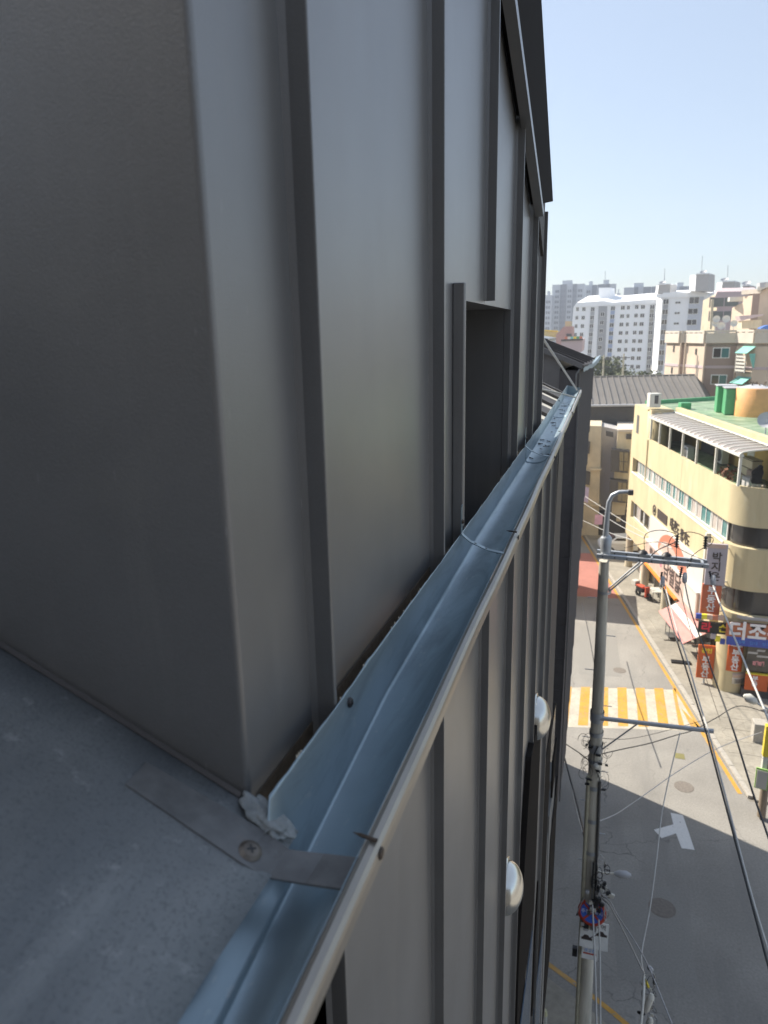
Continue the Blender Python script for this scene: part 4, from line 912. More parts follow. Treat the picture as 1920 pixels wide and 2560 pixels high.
# pillars, steps at the left end
for uu in (.3, 5.0, 10.0):
    MB().lathe(YF(uu, -.3, .1), (0, 0, 1), [(.28, 0), (.28, 2.65)], 20).build('column', M_CREAM, yb_)
for (a, b) in ((1.2, 3.6), (6.0, 9.0), (11, 14), (14.6, 17)):
    MB().box((a, -.9, .15), (b, -.7, 2.5), YF).build('shop_front_glass', M_GLASS, yb_)
MB().box((10.3, -.6, .12), (14.2, .9, .16), YF).build('step', M_PAVE, yb_)

# white car parked past the building
cp = onz(1552, 1390, 0)
def car(P, d, label):
    d = Vector(d).normalized(); s = Vector((-d.y, d.x, 0)); o = thing('parked_car', P, label, 'car'); P = Vector(P)
    W = lambda a, b, z: P+d*a+s*b+Vector((0, 0, z))
    pr = [(-2.1, .35), (-2.15, .75), (-1.95, .95), (-1.5, 1.02), (-.9, 1.42), (.35, 1.45), (1.05, 1.02), (1.9, .88), (2.15, .65), (2.15, .35)]
    b = MB(); nn = len(pr)
    for i in range(nn-1):
        pass
    vs = []; 
    for sgn in (-1, 1):
        for a, z in pr: vs.append(W(a, sgn*(.86 if z < 1.1 else .66), z))
    b.add(vs, [tuple(range(nn)), tuple(range(2*nn-1, nn-1, -1))]+[(i, (i+1) % nn, nn+(i+1) % nn, nn+i) for i in range(nn)]); b.build('body', M_CARW, o, .06)
    for sgn in (-1, 1):
        MB().slab([W(-1.25, sgn*.80, 1.05), W(-.85, sgn*.70, 1.36), W(.3, sgn*.70, 1.38), W(.9, sgn*.80, 1.05)], s*sgn*.03).build('side_window', M_GLASS, o)
        for a in (-1.35, 1.35):
            w = MB().lathe(W(a, sgn*.80, .32), s*sgn, [(.32, -.1), (.32, .07), (.2, .08), (0, .08)], 20).build('wheel', M_BLK, o)
            MB().lathe(W(a, sgn*.80, .32), s*sgn, [(.19, .085), (.17, .095), (0, .095)], 16).build('rim', M_STEEL, w)
        MB().obox(W(2.12, sgn*.6, .68), d*.05, s*.18, Vector((0, 0, .07))).build('headlight', M_CHROME, o)
    MB().slab([W(.42, -.6, 1.44), W(.42, .6, 1.44), W(1.05, .72, 1.07), W(1.05, -.72, 1.07)], Vector((0, 0, .03))+d*.02).build('windscreen', M_GLASS, o)
    MB().slab([W(-.95, -.6, 1.42), W(-.95, .6, 1.42), W(-1.5, .72, 1.07), W(-1.5, -.72, 1.07)], Vector((0, 0, .03))-d*.02).build('rear_window', M_GLASS, o)
car((cp.x+.35, cp.y+1.2, .02), (1, .18, 0), 'white parked car behind the utility pole past the yellow building')
# outdoor furniture heap by the shop
def furn(px, py, f, *a):
    return f(onz(px, py, .1), *a)
def scooter(P, label):
    o = thing('scooter', P, label, 'scooter'); P = Vector(P); d = Vector((.6, -.8, 0)).normalized(); s = Vector((-d.y, d.x, 0))
    for a in (-.55, .55):
        w = MB().lathe(P+d*a+Vector((0, 0, .25))-s*.06, s, [(.12, 0), (.25, 0), (.25, .12), (.12, .12)], 18).build('wheel', M_BLK, o)
    MB().obox(P+d*-.3+Vector((0, 0, .55)), d*.35, s*.15, Vector((0, 0, .16))).build('body', M_BLK, o, .05)
    MB().obox(P+d*-.3+Vector((0, 0, .78)), d*.38, s*.18, Vector((0, 0, .07))).build('seat', M_REDP, o, .04)
    MB().obox(P+d*.35+Vector((0, 0, .55)), d*.06, s*.18, Vector((0, 0, .35))).build('front_shield', M_REDP, o, .03)
    MB().tube([P+d*.4+s*-.3+Vector((0, 0, 1.0)), P+d*.45+Vector((0, 0, 1.03)), P+d*.4+s*.3+Vector((0, 0, 1.0))], .025, 6).build('handlebar', M_STEEL, o)
    MB().obox(P+d*-.85+Vector((0, 0, .85)), d*.2, s*.2, Vector((0, 0, .18))).build('top_box', M_WPLAST, o, .03)
scooter(onz(1608, 1495, .1), 'red and black scooter parked beside white boxes at the shop front')
boxthing('white_cabinet', onz(1645, 1478, .1), (.6, .5, 1.2), M_WPLAST, 'white upright cabinet standing by the shop front behind the scooter', 'cabinet', extra=lambda o, P, u, n, s: MB().obox(P+n*1.02+Vector((0, 0, .6)), u*.8, n*.02, Vector((0, 0, .5))).build('door', M_DISH, o))
boxthing('white_banner_stand', onz(1604, 1450, .1), (.55, .2, 2.1), M_WSIGN, 'tall white standing banner at the left end of the shop front', 'banner stand', extra=lambda o, P, u, n, s: MB().obox(P+Vector((0, 0, 1.0)), u*1.02, n*1.02, Vector((0, 0, .3))).build('print_band', M_PINK, o))
def table(P, label):
    o = thing('folding_table', P, label, 'table'); P = Vector(P)
    MB().obox(P+Vector((0, 0, .72)), yu*.5, yn*.35, Vector((0, 0, .02))).build('table_top', M_WPLAST, o)
    for a in (-1, 1):
        for b in (-1, 1): MB().tube([P+yu*.45*a+yn*.3*b, P+yu*.45*a+yn*.3*b+Vector((0, 0, .7))], .02, 6).build('leg', M_DWALL, o)
table(onz(1638, 1500, .1), 'pale folding table with thin dark legs next to the scooter')
sc_ = thing('wire_rack', onz(1680, 1595, .1), 'thin metal display rack on the pavement below the pink awning', 'rack'); P = onz(1680, 1595, .1)
for a in (-.35, .35):
    for b in (-.3, .3): MB().tube([P+yu*a+yn*b, P+yu*a+yn*b+Vector((0, 0, 1.5))], .018, 6).build('upright', M_DWALL, sc_)
for k in range(3): MB().obox(P+Vector((0, 0, .2+.6*k)), yu*.37, yn*.32, Vector((0, 0, .012))).build('rack_shelf', M_DWALL, sc_)
boxthing('black_mat', onz(1702, 1657, .1), (1.0, .35, .08), M_BLK, 'small black step on the pavement before the shop door', 'step', rot=fd)

# ================================================================== CREAM BUILDING BEHIND
cb = thing('cream_bay_building', (0, 66, 0), 'cream building with dark boxed bay windows behind the yellow building', 'building')
def s2_(x, y): return (1300+x/2.676, 1000+y/2.676)
def pl_(Y, pts, dep, name, m, parent, bevel=0):
    return MB().slab([ony(*s2_(*p), Y) for p in pts], (0, dep, 0)).build(name, m, parent, bevel)
pl_(64.0, [(380, 170), (545, 175), (520, 1000), (370, 1000)], 4, 'pale_wall', M_CREAM, cb)
pl_(65.5, [(520, 170), (660, 200), (600, 1000), (480, 1000)], 3, 'grey_wall', M_GREYW, cb)
pl_(64.0, [(655, 205), (775, 205), (700, 770), (610, 770)], 4, 'cream_wall', M_CREAM, cb)
pl_(64.2, [(440, 760), (720, 765), (690, 925), (425, 925)], 4, 'dark_ground_floor', M_CLAD_D, cb)
pl_(63.9, [(655, 198), (775, 198), (774, 215), (653, 215)], 6, 'roof_edge', M_CONC, cb)
for (pts) in ([(610, 330), (735, 342), (722, 490), (607, 478)], [(603, 532), (722, 545), (708, 690), (600, 680)]):
    w = pl_(63.2, pts, .9, 'bay_window', M_DWALL, cb)
    (a, b, c_, d_) = pts
    for t0, t1 in ((.45, .66), (.70, .92)):
        L = lambda t, s: (a[0]+(b[0]-a[0])*t+(d_[0]-a[0])*s, a[1]+(b[1]-a[1])*t+(d_[1]-a[1])*s)
        for s0, s1 in ((.08, .48), (.52, .92)):
            pl_(63.14, [L(t0, s0), L(t1, s0), L(t1, s1), L(t0, s1)], .05, 'pane', mat('warm_reflecting_glass', (.24, .20, .12), .2, spec=.7), w)
for pts in ([(575, 205), (625, 215), (625, 250), (575, 240)], [(712, 228), (750, 228), (748, 262), (710, 262)]): pl_(63.85, pts, .2, 'vent_window', M_DWALL, cb)
for pts in ([(430, 270), (470, 280), (465, 360), (425, 355)], [(430, 470), (472, 485), (465, 570), (425, 560)]): pl_(63.8, pts, .3, 'window', M_DWALL, cb)
for pts in ([(470, 460), (545, 460), (545, 472), (470, 472)], [(470, 700), (540, 700), (540, 712), (470, 712)]): pl_(63.7, pts, .4, 'ledge', M_CREAM, cb)
ps = pl_(62.5, [(502, 768), (556, 768), (550, 833), (497, 833)], .12, 'pink_signboard', mat('pink_sign', (.80, .48, .60), .5), None); tag(ps, 'square pink sign in front of the dark ground floor', 'sign')
ps = pl_(62.3, [(425, 575), (462, 590), (455, 690), (420, 675)], .12, 'lilac_signboard', mat('lilac_board', (.52, .45, .62), .5), None); tag(ps, 'lilac sign board at the left edge of the cream building', 'sign')
ps = pl_(64.1, [(645, 778), (674, 780), (671, 813), (643, 811)], .05, 'notice_board', M_CREAM, None); tag(ps, 'small cream notice on the dark ground floor beside the yellow building', 'notice')

# long shed roof behind
def s1_(x, y): return (1300+x/2.676, 600+y/2.676)
hall = thing('long_roofed_hall', (8, 70, 0), 'long hall with brown grey seamed roof behind the yellow building', 'building')
R0 = ony(*s1_(470, 926), 75); R1 = ony(*s1_(1170, 903), 75); E0 = ony(*s1_(462, 1112), 69); E1 = ony(*s1_(1262, 1088), 69); X1 = ony(*s1_(1330, 1075), 75)
R0.x -= 6; E0.x -= 6
zr = (R0.z+R1.z)/2; ze = (E0.z+E1.z)/2
for p in (R0, R1): p.z = p.z
rf = MB().slab([E0, E1, R1, R0], (0, 0, -.12)).build('roof', M_ROOFG, hall)
MB().add([E1, Vector((X1.x, 81, E1.z)), R1], [(0, 1, 2)]).build('hip_face', M_ROOFG, hall)
ns = 27
for k in range(ns):
    t = (k+.5)/ns; a = E0.lerp(E1, t); b = R0.lerp(R1, max(0, t-.02)); s = Vector((.035, 0, 0))
    MB().slab([a-s, a+s, b+s, b-s], (0, 0, .10)).build('roof_seam', M_ROOFG, rf)
MB().tube([R0, R1], .12, 6).build('ridge_cap', M_ROOFG, rf)
MB().tube([E0-Vector((0, .1, .1)), E1-Vector((0, .1, .1))], .12, 6).build('eaves_gutter', M_DISH, hall)
MB().prism([(E0.x, 69.5), (E1.x-1, 69.5), (E1.x+1, 80), (E0.x, 80)], 0, min(E0.z, E1.z)-.1).build('wall', M_DWALL, hall)
k = 0; xx = E0.x+.4
while xx < 6.5:
    MB().box((xx, 69.42, 0), (xx+.12, 69.5, E0.z-.15)).build('wall_rib', M_DWALL, hall); xx += .9

# ================================================================== BEIGE BALUSTRADED BUILDINGS (right)
def s7(x, y): return (1640+x/5.925, 640+y/5.925)
def plan(px, py0, Y): q = ony(px, py0, Y); return Vector((q.x, q.y, 0))
def hit(px, P, d, py=835):                            # where the sight line of column px meets the line P + t d
    r = ray(px, py); rx, ry = r.x, r.y
    # CAM + s r = P + t d
    det = rx*(-d.y) - (-d.x)*ry; bx = P.x-CAMP.x; by = P.y-CAMP.y
    s = (bx*(-d.y) - (-d.x)*by)/det; return Vector((CAMP.x+s*rx, CAMP.y+s*ry, 0))
LIT = Vector((.35, -.94, 0)).normalized(); SHD = Vector((1, -.06, 0)).normalized(); BAK = Vector((.5, .86, 0)).normalized()
be = thing('beige_balustrade_building', (9, 80, 0), 'beige apartment building with slotted rooftop balustrade and shaded faces coloured brown', 'building')
p0 = plan(s7(165, 0)[0], 835, 84)
p1 = hit(s7(372, 0)[0], p0, LIT); p2 = hit(s7(455, 0)[0], p1, Vector((1, .1, 0))); p3 = hit(s7(742, 0)[0], p2, LIT); p4 = hit(s7(1212, 0)[0], p3, SHD); p5 = hit(s7(1480, 0)[0], p4, LIT); p6 = hit(s7(1700, 0)[0], p5, Vector((.9, -.43, 0)).normalized()); p7 = p6+Vector((12, 2, 0))
chain_ = [p0, p1, p2, p3, p4, p5, p6, p7]
zt = zat(*s7(950, 1290), p4); zr_ = zat(*s7(950, 1100), p4)
mats_ = [M_BEIGE, M_BROWN, M_BEIGE, M_BROWN, M_BEIGE, M_BEIGE, M_BEIGE]  # shade of the recess and camera-side face put into a browner beige
for i in range(7):
    a, b = chain_[i], chain_[i+1]; n = Vector(((b-a).y, -(b-a).x, 0)).normalized()
    MB().prism([a, b, b-n*.5, a-n*.5], 0, zt).build('wall', mats_[i], be)
    g2 = .22
    MB().prism([a+n*g2, b+n*g2, b-n*.4, a-n*.4], zt, zt+.95).build('parapet', M_CONC, be)
    MB().prism([a+n*g2, b+n*g2, b-n*.1, a-n*.1], zr_-.18, zr_).build('rail_cap', M_CONC, be)
    Lh = (b-a).length; nn = max(2, int(Lh/.85)); d = (b-a).normalized()
    for k in range(nn+1):
        c = a+d*(Lh*k/nn); MB().obox(c+n*.05+Vector((0, 0, (zt+.95+zr_-.18)/2)), d*.08, n*.14, Vector((0, 0, (zr_-.18-zt-.95)/2))).build('baluster', M_CONC, be)
    zc = zat(*s7(950, 1640), p4); MB().prism([a+n*.06, b+n*.06, b, a], zc-.15, zc+.1).build('string_course', M_PAPT, be)
MB().prism([p0, p1, p2, p3, p4, p5, p6, p7, p7+Vector((0, 14, 0)), p0+Vector((3, 14, 0))], zt-.3, zt-.05).build('roof_slab', M_CONC, be)
def fwin(A, B, pxs, pys, parent, sf=s7, frame_m=M_WFRAME, pane_m=M_GLASST, n=2, depth=.06, t=.09):
    nrm = Vector(((B-A).y, -(B-A).x, 0)).normalized(); d = (B-A).normalized()
    q0 = onp(*sf(pxs[0], pys[0]), A, nrm); q1 = onp(*sf(pxs[1], pys[1]), A, nrm)
    w_ = (q1-q0).dot(d); h_ = q0.z-q1.z; c = Vector((q0.x, q0.y, 0))+Vector((0, 0, q1.z)); Fm = frame(c, d, nrm)
    w = MB().box((0, .0, 0), (w_, depth, h_), Fm).build('window', frame_m, parent)
    for i in range(n):
        MB().box((t+(w_-t)/n*i, depth-.01, t), ((w_-t)/n*(i+1), depth+.015, h_-t), Fm).build('pane', pane_m if i else M_GLASS, w)
    return w
fwin(p3, p4, (845, 1085), (1355, 1515), be); fwin(p3, p4, (815, 1045), (1755, 1905), be)
for (x0, x1, y0, y1, A, B) in ((262, 272, 1325, 1420, p0, p1), (232, 242, 1645, 1740, p0, p1), (590, 602, 1370, 1460, p2, p3)):
    fwin(A, B, (x0, x1), (y0, y1), be, frame_m=M_DWALL, n=1)
# balcony cage and teal awnings on the lit face
nr_ = Vector(((p5-p4).y, -(p5-p4).x, 0)).normalized(); dd = (p5-p4).normalized()
for (x0, x1, y0, y1) in ((1290, 1470, 1385, 1440), (1205, 1400, 1850, 1890)):
    a = onp(*s7(x0, y1), p4, nr_); b = onp(*s7(x1, y1), p4, nr_); a.z = b.z = (a.z+b.z)/2
    o = MB().slab([a+nr_*.8, b+nr_*.8, b+Vector((0, 0, .6)), a+Vector((0, 0, .6))], (0, 0, .05)).build('awning', M_TIN, None)
    tag(o, 'upper teal awning on the beige wall by the right edge' if y0 < 1500 else 'lower teal awning on the beige wall above the green shed', 'awning', 'teal awnings on the beige wall')
    MB().slab([b+nr_*.6, b, b+Vector((0, 0, -1.3)), b+nr_*.1+Vector((0, 0, -1.3))], dd*.05).build('side_screen', M_TIN, o)
bc = thing('balcony_cage', onp(*s7(1320, 1720), p4, nr_), 'white barred balcony box on the beige wall under a teal awning', 'balcony')
a = onp(*s7(1262, 1720), p4, nr_); b = onp(*s7(1400, 1720), p4, nr_); a.z = b.z = min(a.z, b.z)
MB().slab([a, b, b+nr_*.6, a+nr_*.6], (0, 0, .06)).build('floor', M_DWALL, bc)
for k in range(5): MB().slab([a+nr_*.6+Vector((0, 0, .12+k*.32)), b+nr_*.6+Vector((0, 0, .12+k*.32)), b+nr_*.6+Vector((0, 0, .3+k*.32)), a+nr_*.6+Vector((0, 0, .3+k*.32))], nr_*.04).build('slat', M_WPLAST, bc)
for q in (a, b): MB().tube([q+nr_*.6, q+nr_*.6+Vector((0, 0, 1.75))], .04, 6).build('bar', M_WPLAST, bc)
# pipes between faces
for (x, y0, y1) in ((378, 1290, 1760), (448, 1290, 1760), (742, 1300, 1800), (1205, 1380, 1800)):
    pp = plan(s7(x, 0)[0], 835, 79.3) if x < 500 else (p3 if x < 900 else p4)
    z1_, z0_ = zat(*s7(x, y0), pp), 6; MB().tube([(pp.x, pp.y-.25, z0_), (pp.x, pp.y-.25, z1_)], .08, 6).build('drain_pipe', M_BEIGE, be)
# satellite dishes on its roof
for i, (x, y, r) in enumerate(((895, 935, .38), (1040, 935, .40), (878, 1000, .36), (962, 1035, .40), (1155, 1000, .36))):
    P = ony(*s7(x, y), 86); o = thing('satellite_dish', (P.x, P.y, P.z), ['upper left white dish of the rooftop cluster', 'upper right white dish of the rooftop cluster', 'middle left white dish of the rooftop cluster', 'lowest white dish of the rooftop cluster', 'rightmost white dish of the rooftop cluster'][i]+' on the beige building', 'satellite dish', 'white satellite dishes on the beige building roof')
    MB().lathe(P, (-.1, -1, .3), [(0, -.08), (r*.6, -.04), (r, .05)], 20).build('dish', M_WPLAST, o); MB().tube([P+Vector((0, .1, 0)), (P.x, P.y+.1, zt)], .03, 6).build('mast', M_STEEL, o)
# upper right beige block and house with blue roof
ub = thing('upper_beige_block', (17, 95, 0), 'tall beige block with overhanging flat roof at the right edge', 'building')
Y_ = 95
def poly7(Y, pts, dep, name, m, parent): return MB().slab([ony(*s7(*p), Y) for p in pts], dep if isinstance(dep, Vector) else Vector((0, dep, 0))).build(name, m, parent)
q0 = plan(s7(1090, 0)[0], 835, 101); q1 = hit(s7(1240, 0)[0], q0, LIT); q2 = hit(s7(1375, 0)[0], q1, LIT); q3 = hit(s7(1480, 0)[0], q2, Vector((1, -.2, 0)).normalized()); q4 = hit(s7(1900, 0)[0], q3, Vector((.9, -.43, 0)).normalized())
z_a = zat(*s7(1230, 600), q1); z_b = zat(*s7(1600, 520), q3)
MB().prism([q0, q1, q1+Vector((4, 4, 0)), q0+Vector((4, 8, 0))], 0, [zat(*s7(1090, 770), q0), zat(*s7(1160, 690), q1), zat(*s7(1160, 690), q1), zat(*s7(1090, 770), q0)]).build('stair_wall', M_BEIGE, ub)
MB().prism([q1, q2, q2+Vector((5, 6, 0)), q1+Vector((5, 8, 0))], 0, z_a).build('wall', M_BEIGE, ub)
MB().prism([q2, q3, q3+Vector((3, 6, 0)), q2+Vector((3, 6, 0))], 0, z_a+.2).build('wall', M_BROWN, ub)  # face turned from the sun, its shade put into the brown colour
MB().prism([q3, q4, q4+Vector((3, 8, 0)), q3+Vector((3, 8, 0))], 0, [z_b, z_b+1.2, z_b+1.2, z_b]).build('wall', M_BEIGE, ub)
MB().prism([q1-Vector((.3, .3, 0)), q3-Vector((0, .4, 0)), q3+Vector((3, 6, 0)), q1+Vector((5, 8, 0))], z_a+.2, z_a+.7).build('roof_edge', M_CONC, ub)
MB().prism([q3-Vector((.4, .4, 0)), q4-Vector((.2, .6, 0)), q4+Vector((3, 8, 0)), q3+Vector((3, 8, 0))], [z_b, z_b+1.2, z_b+1.2, z_b], [z_b+.5, z_b+1.8, z_b+1.8, z_b+.5]).build('roof_edge', M_WPLAST, ub)
P = ony(*s7(1195, 640), 100); MB().obox(P, (.9, 0, 0), (0, .8, 0), (0, 0, .25)).build('ledge', M_WPLAST, ub)
poly7(93, [(1270, 960), (1570, 940), (1560, 1075), (1270, 1075)], 3, 'annex_wall', M_CREAM, ub); poly7(92.5, [(1230, 890), (1590, 860), (1590, 880), (1260, 960)], 3, 'annex_roof', M_PAPT, ub)
bt = poly7(84.5, [(1555, 1068), (1600, 1045), (1659, 1025), (1720, 1018), (1720, 1085), (1555, 1080)], 2, 'blue_tarpaulin', mat('blue_tarp', (.06, .16, .45), .5), None); tag(bt, 'blue tarpaulin cover on the beige roof at the right edge', 'tarpaulin')
bt = poly7(96, [(1540, 395), (1700, 380), (1700, 450), (1540, 470)], 2, 'rooftop_cage', M_DISH, None); tag(bt, 'white rooftop cage above the beige block at the right edge', 'cage')

# ================================================================== FAR APARTMENTS
def winmesh(w, h, m=(M_WFRAME, M_GLASS)):
    b = MB(); b.box((-w/2, -.04, -h/2), (w/2, 0, h/2)); b.cur = 1
    b.box((-w/2+.12, -.07, -h/2+.12), (-.06, -.03, h/2-.12)); b.box((.06, -.07, -h/2+.12), (w/2-.12, -.03, h/2-.12)); return b
WM = {}
def place_win(P, w, h, parent, frm=M_WFRAME, pane=M_GLASS, name='window'):
    key = (round(w, 1), round(h, 1), frm.name, pane.name)
    if key not in WM:
        o = winmesh(w, h).build(name, [frm, pane]); WM[key] = o.data
    else:
        o = bpy.data.objects.new(name, WM[key]); COL.objects.link(o)
    o.parent = parent; o.matrix_parent_inverse = Matrix.Translation(-Vector(parent.location)); o.location = P
    return o
def s6(x, y): return (1340+x/4.608, 650+y/4.608)
wa = thing('white_apartment_block', (-10, 240, 0), 'long white apartment block with grey and blue vertical bands, left of the taller grey one', 'building')
Yw = 240
def P6(x, y, Y=Yw): return ony(*s6(x, y), Y)
def face6(pts, Y, dep, name, m, parent, sf=s6):
    return MB().slab([ony(*sf(*p), Y) for p in pts], dep if isinstance(dep, Vector) else Vector((0, dep, 0))).build(name, m, parent)
face6([(430, 540), (870, 522), (1375, 500), (1290, 1500), (360, 1500)], Yw, 12, 'wall', M_WAPT, wa)
face6([(430, 542), (470, 492), (780, 470), (880, 490), (1375, 448), (1380, 502), (870, 525)], Yw-.4, Vector((3, 14, 2.5)), 'roof_edge', M_WAPT, wa)
face6([(722, 532), (822, 532), (775, 1500), (680, 1500)], Yw-.3, .3, 'grey_band', M_GAPT, wa)
def band(x0, y0, x1, y1, w, m, parent, Y, nn, wfr=.45, sf=s6, zz=None):
    """a vertical column of windows with coloured panels between"""
    for k in range(nn):
        t = k/(nn); ta = (k+wfr)/nn; tb = (k+1)/nn
        L = lambda t: (x0+(x1-x0)*t, y0+(y1-y0)*t)
        a = L(ta); b = L(tb)
        MB().slab([ony(*sf(a[0]-w/2, a[1]), Y), ony(*sf(a[0]+w/2, a[1]), Y), ony(*sf(b[0]+w/2, b[1]), Y), ony(*sf(b[0]-w/2, b[1]), Y)], (0, .3, 0)).build('spandrel_panel', m, parent)
        c = L((t+ta)/2); q = ony(*sf(*c), Y-.1); place_win(q, w/4.608/1775*Y*.95 if sf is s6 else w/5.925/1775*Y*.95, 1.35, parent)
band(655, 545, 612, 1125, 44, M_GAPT, wa, Yw-.2, 6); band(888, 535, 838, 1210, 48, M_BAPT, wa, Yw-.2, 7); band(1340, 520, 1290, 1300, 48, mat('taupe_panel', (.36, .34, .30), .8), wa, Yw-.2, 8)
band(768, 600, 730, 1080, 42, M_GAPT, wa, Yw-.45, 5, wfr=.5)
for (xt, xb, w, y0, y1, nn) in ((478, 455, 1.6, 567, 860, 4), (552, 525, 2.0, 567, 858, 4), (1000, 940, 2.2, 550, 1228, 8), (1065, 1020, 1.7, 548, 1228, 8), (1160, 1105, 1.9, 541, 1228, 8), (1232, 1175, 2.3, 541, 1230, 8)):
    for k in range(nn):
        t = k/(nn-1); place_win(P6(xt+(xb-xt)*t, y0+(y1-y0)*t, Yw-.05), w*.56, 1.25, wa)
# roof room on it and lift tower
def box6(name, x0, y0, x1, y1, Y, dep, m, parent, left=0, lm=None, sf=s6):
    o = MB().slab([ony(*sf(x0, y0), Y), ony(*sf(x1, y0), Y), ony(*sf(x1, y1), Y), ony(*sf(x0, y1), Y)], (1.5, dep, 0)).build(name, m, parent)
    return o
box6('roof_room', 722, 318, 852, 480, 246, 6, M_WAPT, wa); box6('roof_room', 1388, 288, 1545, 430, 236, 8, M_WAPT, wa)
for (x, y, y2, Y) in ((798, 130, 300, 248), (1482, 100, 285, 240)):
    a = P6(x, y, Y); b = P6(x-3, y2, Y); MB().tube([b, a], .10, 6).build('roof_aerial', M_STEEL, wa)
# nearer grey-white block
gb = thing('grey_white_apartment_block', (14, 188, 0), 'taller white and grey apartment block with bright narrow end wall', 'building')
Yg = 188
f0 = plan(s7(-25, 0)[0], 835, Yg+14); f1 = hit(s7(55, 0)[0], f0, Vector((.16, -.99, 0)).normalized()); f2 = hit(s7(800, 0)[0], f1, Vector((1, .0, 0)))
zg = zat(*s7(300, 605), f1); zg2 = zat(*s7(300, 540), f1)
MB().prism([f0, f1, f2, f2+Vector((2, 14, 0)), f0+Vector((20, 0, 0))], 0, zg).build('wall', M_WAPT, gb)
ch = [(55, 625), (750, 590), (760, 575), (640, 530), (105, 545)]
face6([(55, 622), (745, 600), (790, 555), (640, 528), (105, 545)], f1.y-.3, Vector((4, 16, 1.2)), 'roof_edge', M_WAPT, gb, s7)
band(150, 645, 60, 1700, 74, M_GAPT, gb, f1.y-.2, 7, .42, s7)
face6([(495, 605), (715, 595), (650, 1100), (455, 1100)], f1.y-.2, .2, 'grey_band', mat('cool_grey_panel', (.55, .57, .62), .8), gb, s7)
for k in range(3):
    place_win(ony(*s7(325-k*12, 690+k*155), f1.y-.06), 1.3, .6, gb)
    w_ = place_win(ony(*s7(565-k*18, 655+k*163), f1.y-.3), 2.3, 1.7 if k == 0 else 1.4, gb)
def tower(x0, x1, xl, y0, y1, Y, label):
    o = thing('rooftop_lift_tower', ony(*s7((x0+x1)/2, y1), Y), label, 'tower', 'rooftop lift towers on the apartments')
    MB().slab([ony(*s7(x0, y0), Y), ony(*s7(x1, y0-5), Y), ony(*s7(x1-10, y1), Y), ony(*s7(x0-10, y1), Y)], (2, 6, 0)).build('shaft', M_GREYW, o)
    MB().slab([ony(*s7(xl, y0+20), Y+2), ony(*s7(x0, y0+12), Y), ony(*s7(x0-15, y1), Y), ony(*s7(xl-15, y1), Y+2)], (1, 5, 0)).build('side_wall', M_WAPT, o)
    MB().slab([ony(*s7(x0-5, y0-6), Y-.2), ony(*s7(x1+4, y0-12), Y-.2), ony(*s7(x1+4, y0+2), Y-.2), ony(*s7(x0-5, y0+8), Y-.2)], (2, 7, 0)).build('cap', M_WAPT, o)
    return o
t1 = tower(595, 788, 505, 265, 520, 192, 'tallest grey rooftop lift tower with aerial above the white apartment')
t2 = tower(985, 1168, 905, 378, 500, 170, 'wide pale rooftop tower with aerial above the pinkish apartment')
tw3 = tower(1285, 1395, 1275, 438, 510, 150, 'small grey green rooftop tank room near the beige block')
t4 = tower(40, 213, 5, 420, 560, 196, 'square pale rooftop tower with aerial at the joint of the two white blocks')
for (x, y0, y1, Y, o) in ((688, 0, 230, 194, t1), (1068, 135, 360, 172, t2), (130, 190, 400, 198, t4)):
    MB().tube([ony(*s7(x-14, y1+10), Y), ony(*s7(x, y0), Y)], .07, 6).build('aerial', M_STEEL, o)
for (x, y, Y, o) in ((700, 250, 193, t1), (1016, 365, 171, t2), (1340, 420, 151, tw3), (97, 405, 197, t4)):
    MB().lathe(ony(*s7(x, y), Y), (-.2, -.4, .9), [(0, -.1), (.5, .0), (.8, .3)], 12).build('roof_fan', M_DISH, o)
# pinkish block
pk = thing('pinkish_apartment_block', (16, 135, 0), 'pinkish apartment block with cream end walls between grey and beige buildings', 'building')
g0 = plan(s7(655, 0)[0], 835, 140); g1 = hit(s7(868, 0)[0], g0, LIT); g2 = hit(s7(1500, 0)[0], g1, Vector((1, -.03, 0)).normalized())
zp = zat(*s7(1000, 540), g1)
MB().prism([g0, g1, g1+Vector((1, 9, 0)), g0+Vector((4, 9, 0))], 0, [zat(*s7(690, 660), g0), zp, zp, zp]).build('end_wall', M_CREAM, pk)
MB().prism([g1+Vector((.02, 0, 0)), g2, g2+Vector((0, 9, 0)), g1+Vector((1.5, 9, 0))], 0, zp).build('wall', M_PAPT, pk)
face6([(868, 622), (1500, 600), (1500, 520), (905, 530)], g1.y-.2, Vector((1, 9, 1.0)), 'roof_edge', M_PAPT, pk, s7)
face6([(820, 640), (862, 640), (830, 1085), (795, 1085)], g1.y-.8, Vector((0, 1, 0)), 'fin_wall', M_CREAM, pk, s7)
for k in range(2): place_win(ony(*s7(1010-k*14, 680+k*205), g1.y-.1), 4.6, 1.7, pk, M_PAPT, mat('curtained_glass', (.16, .17, .15), .4))
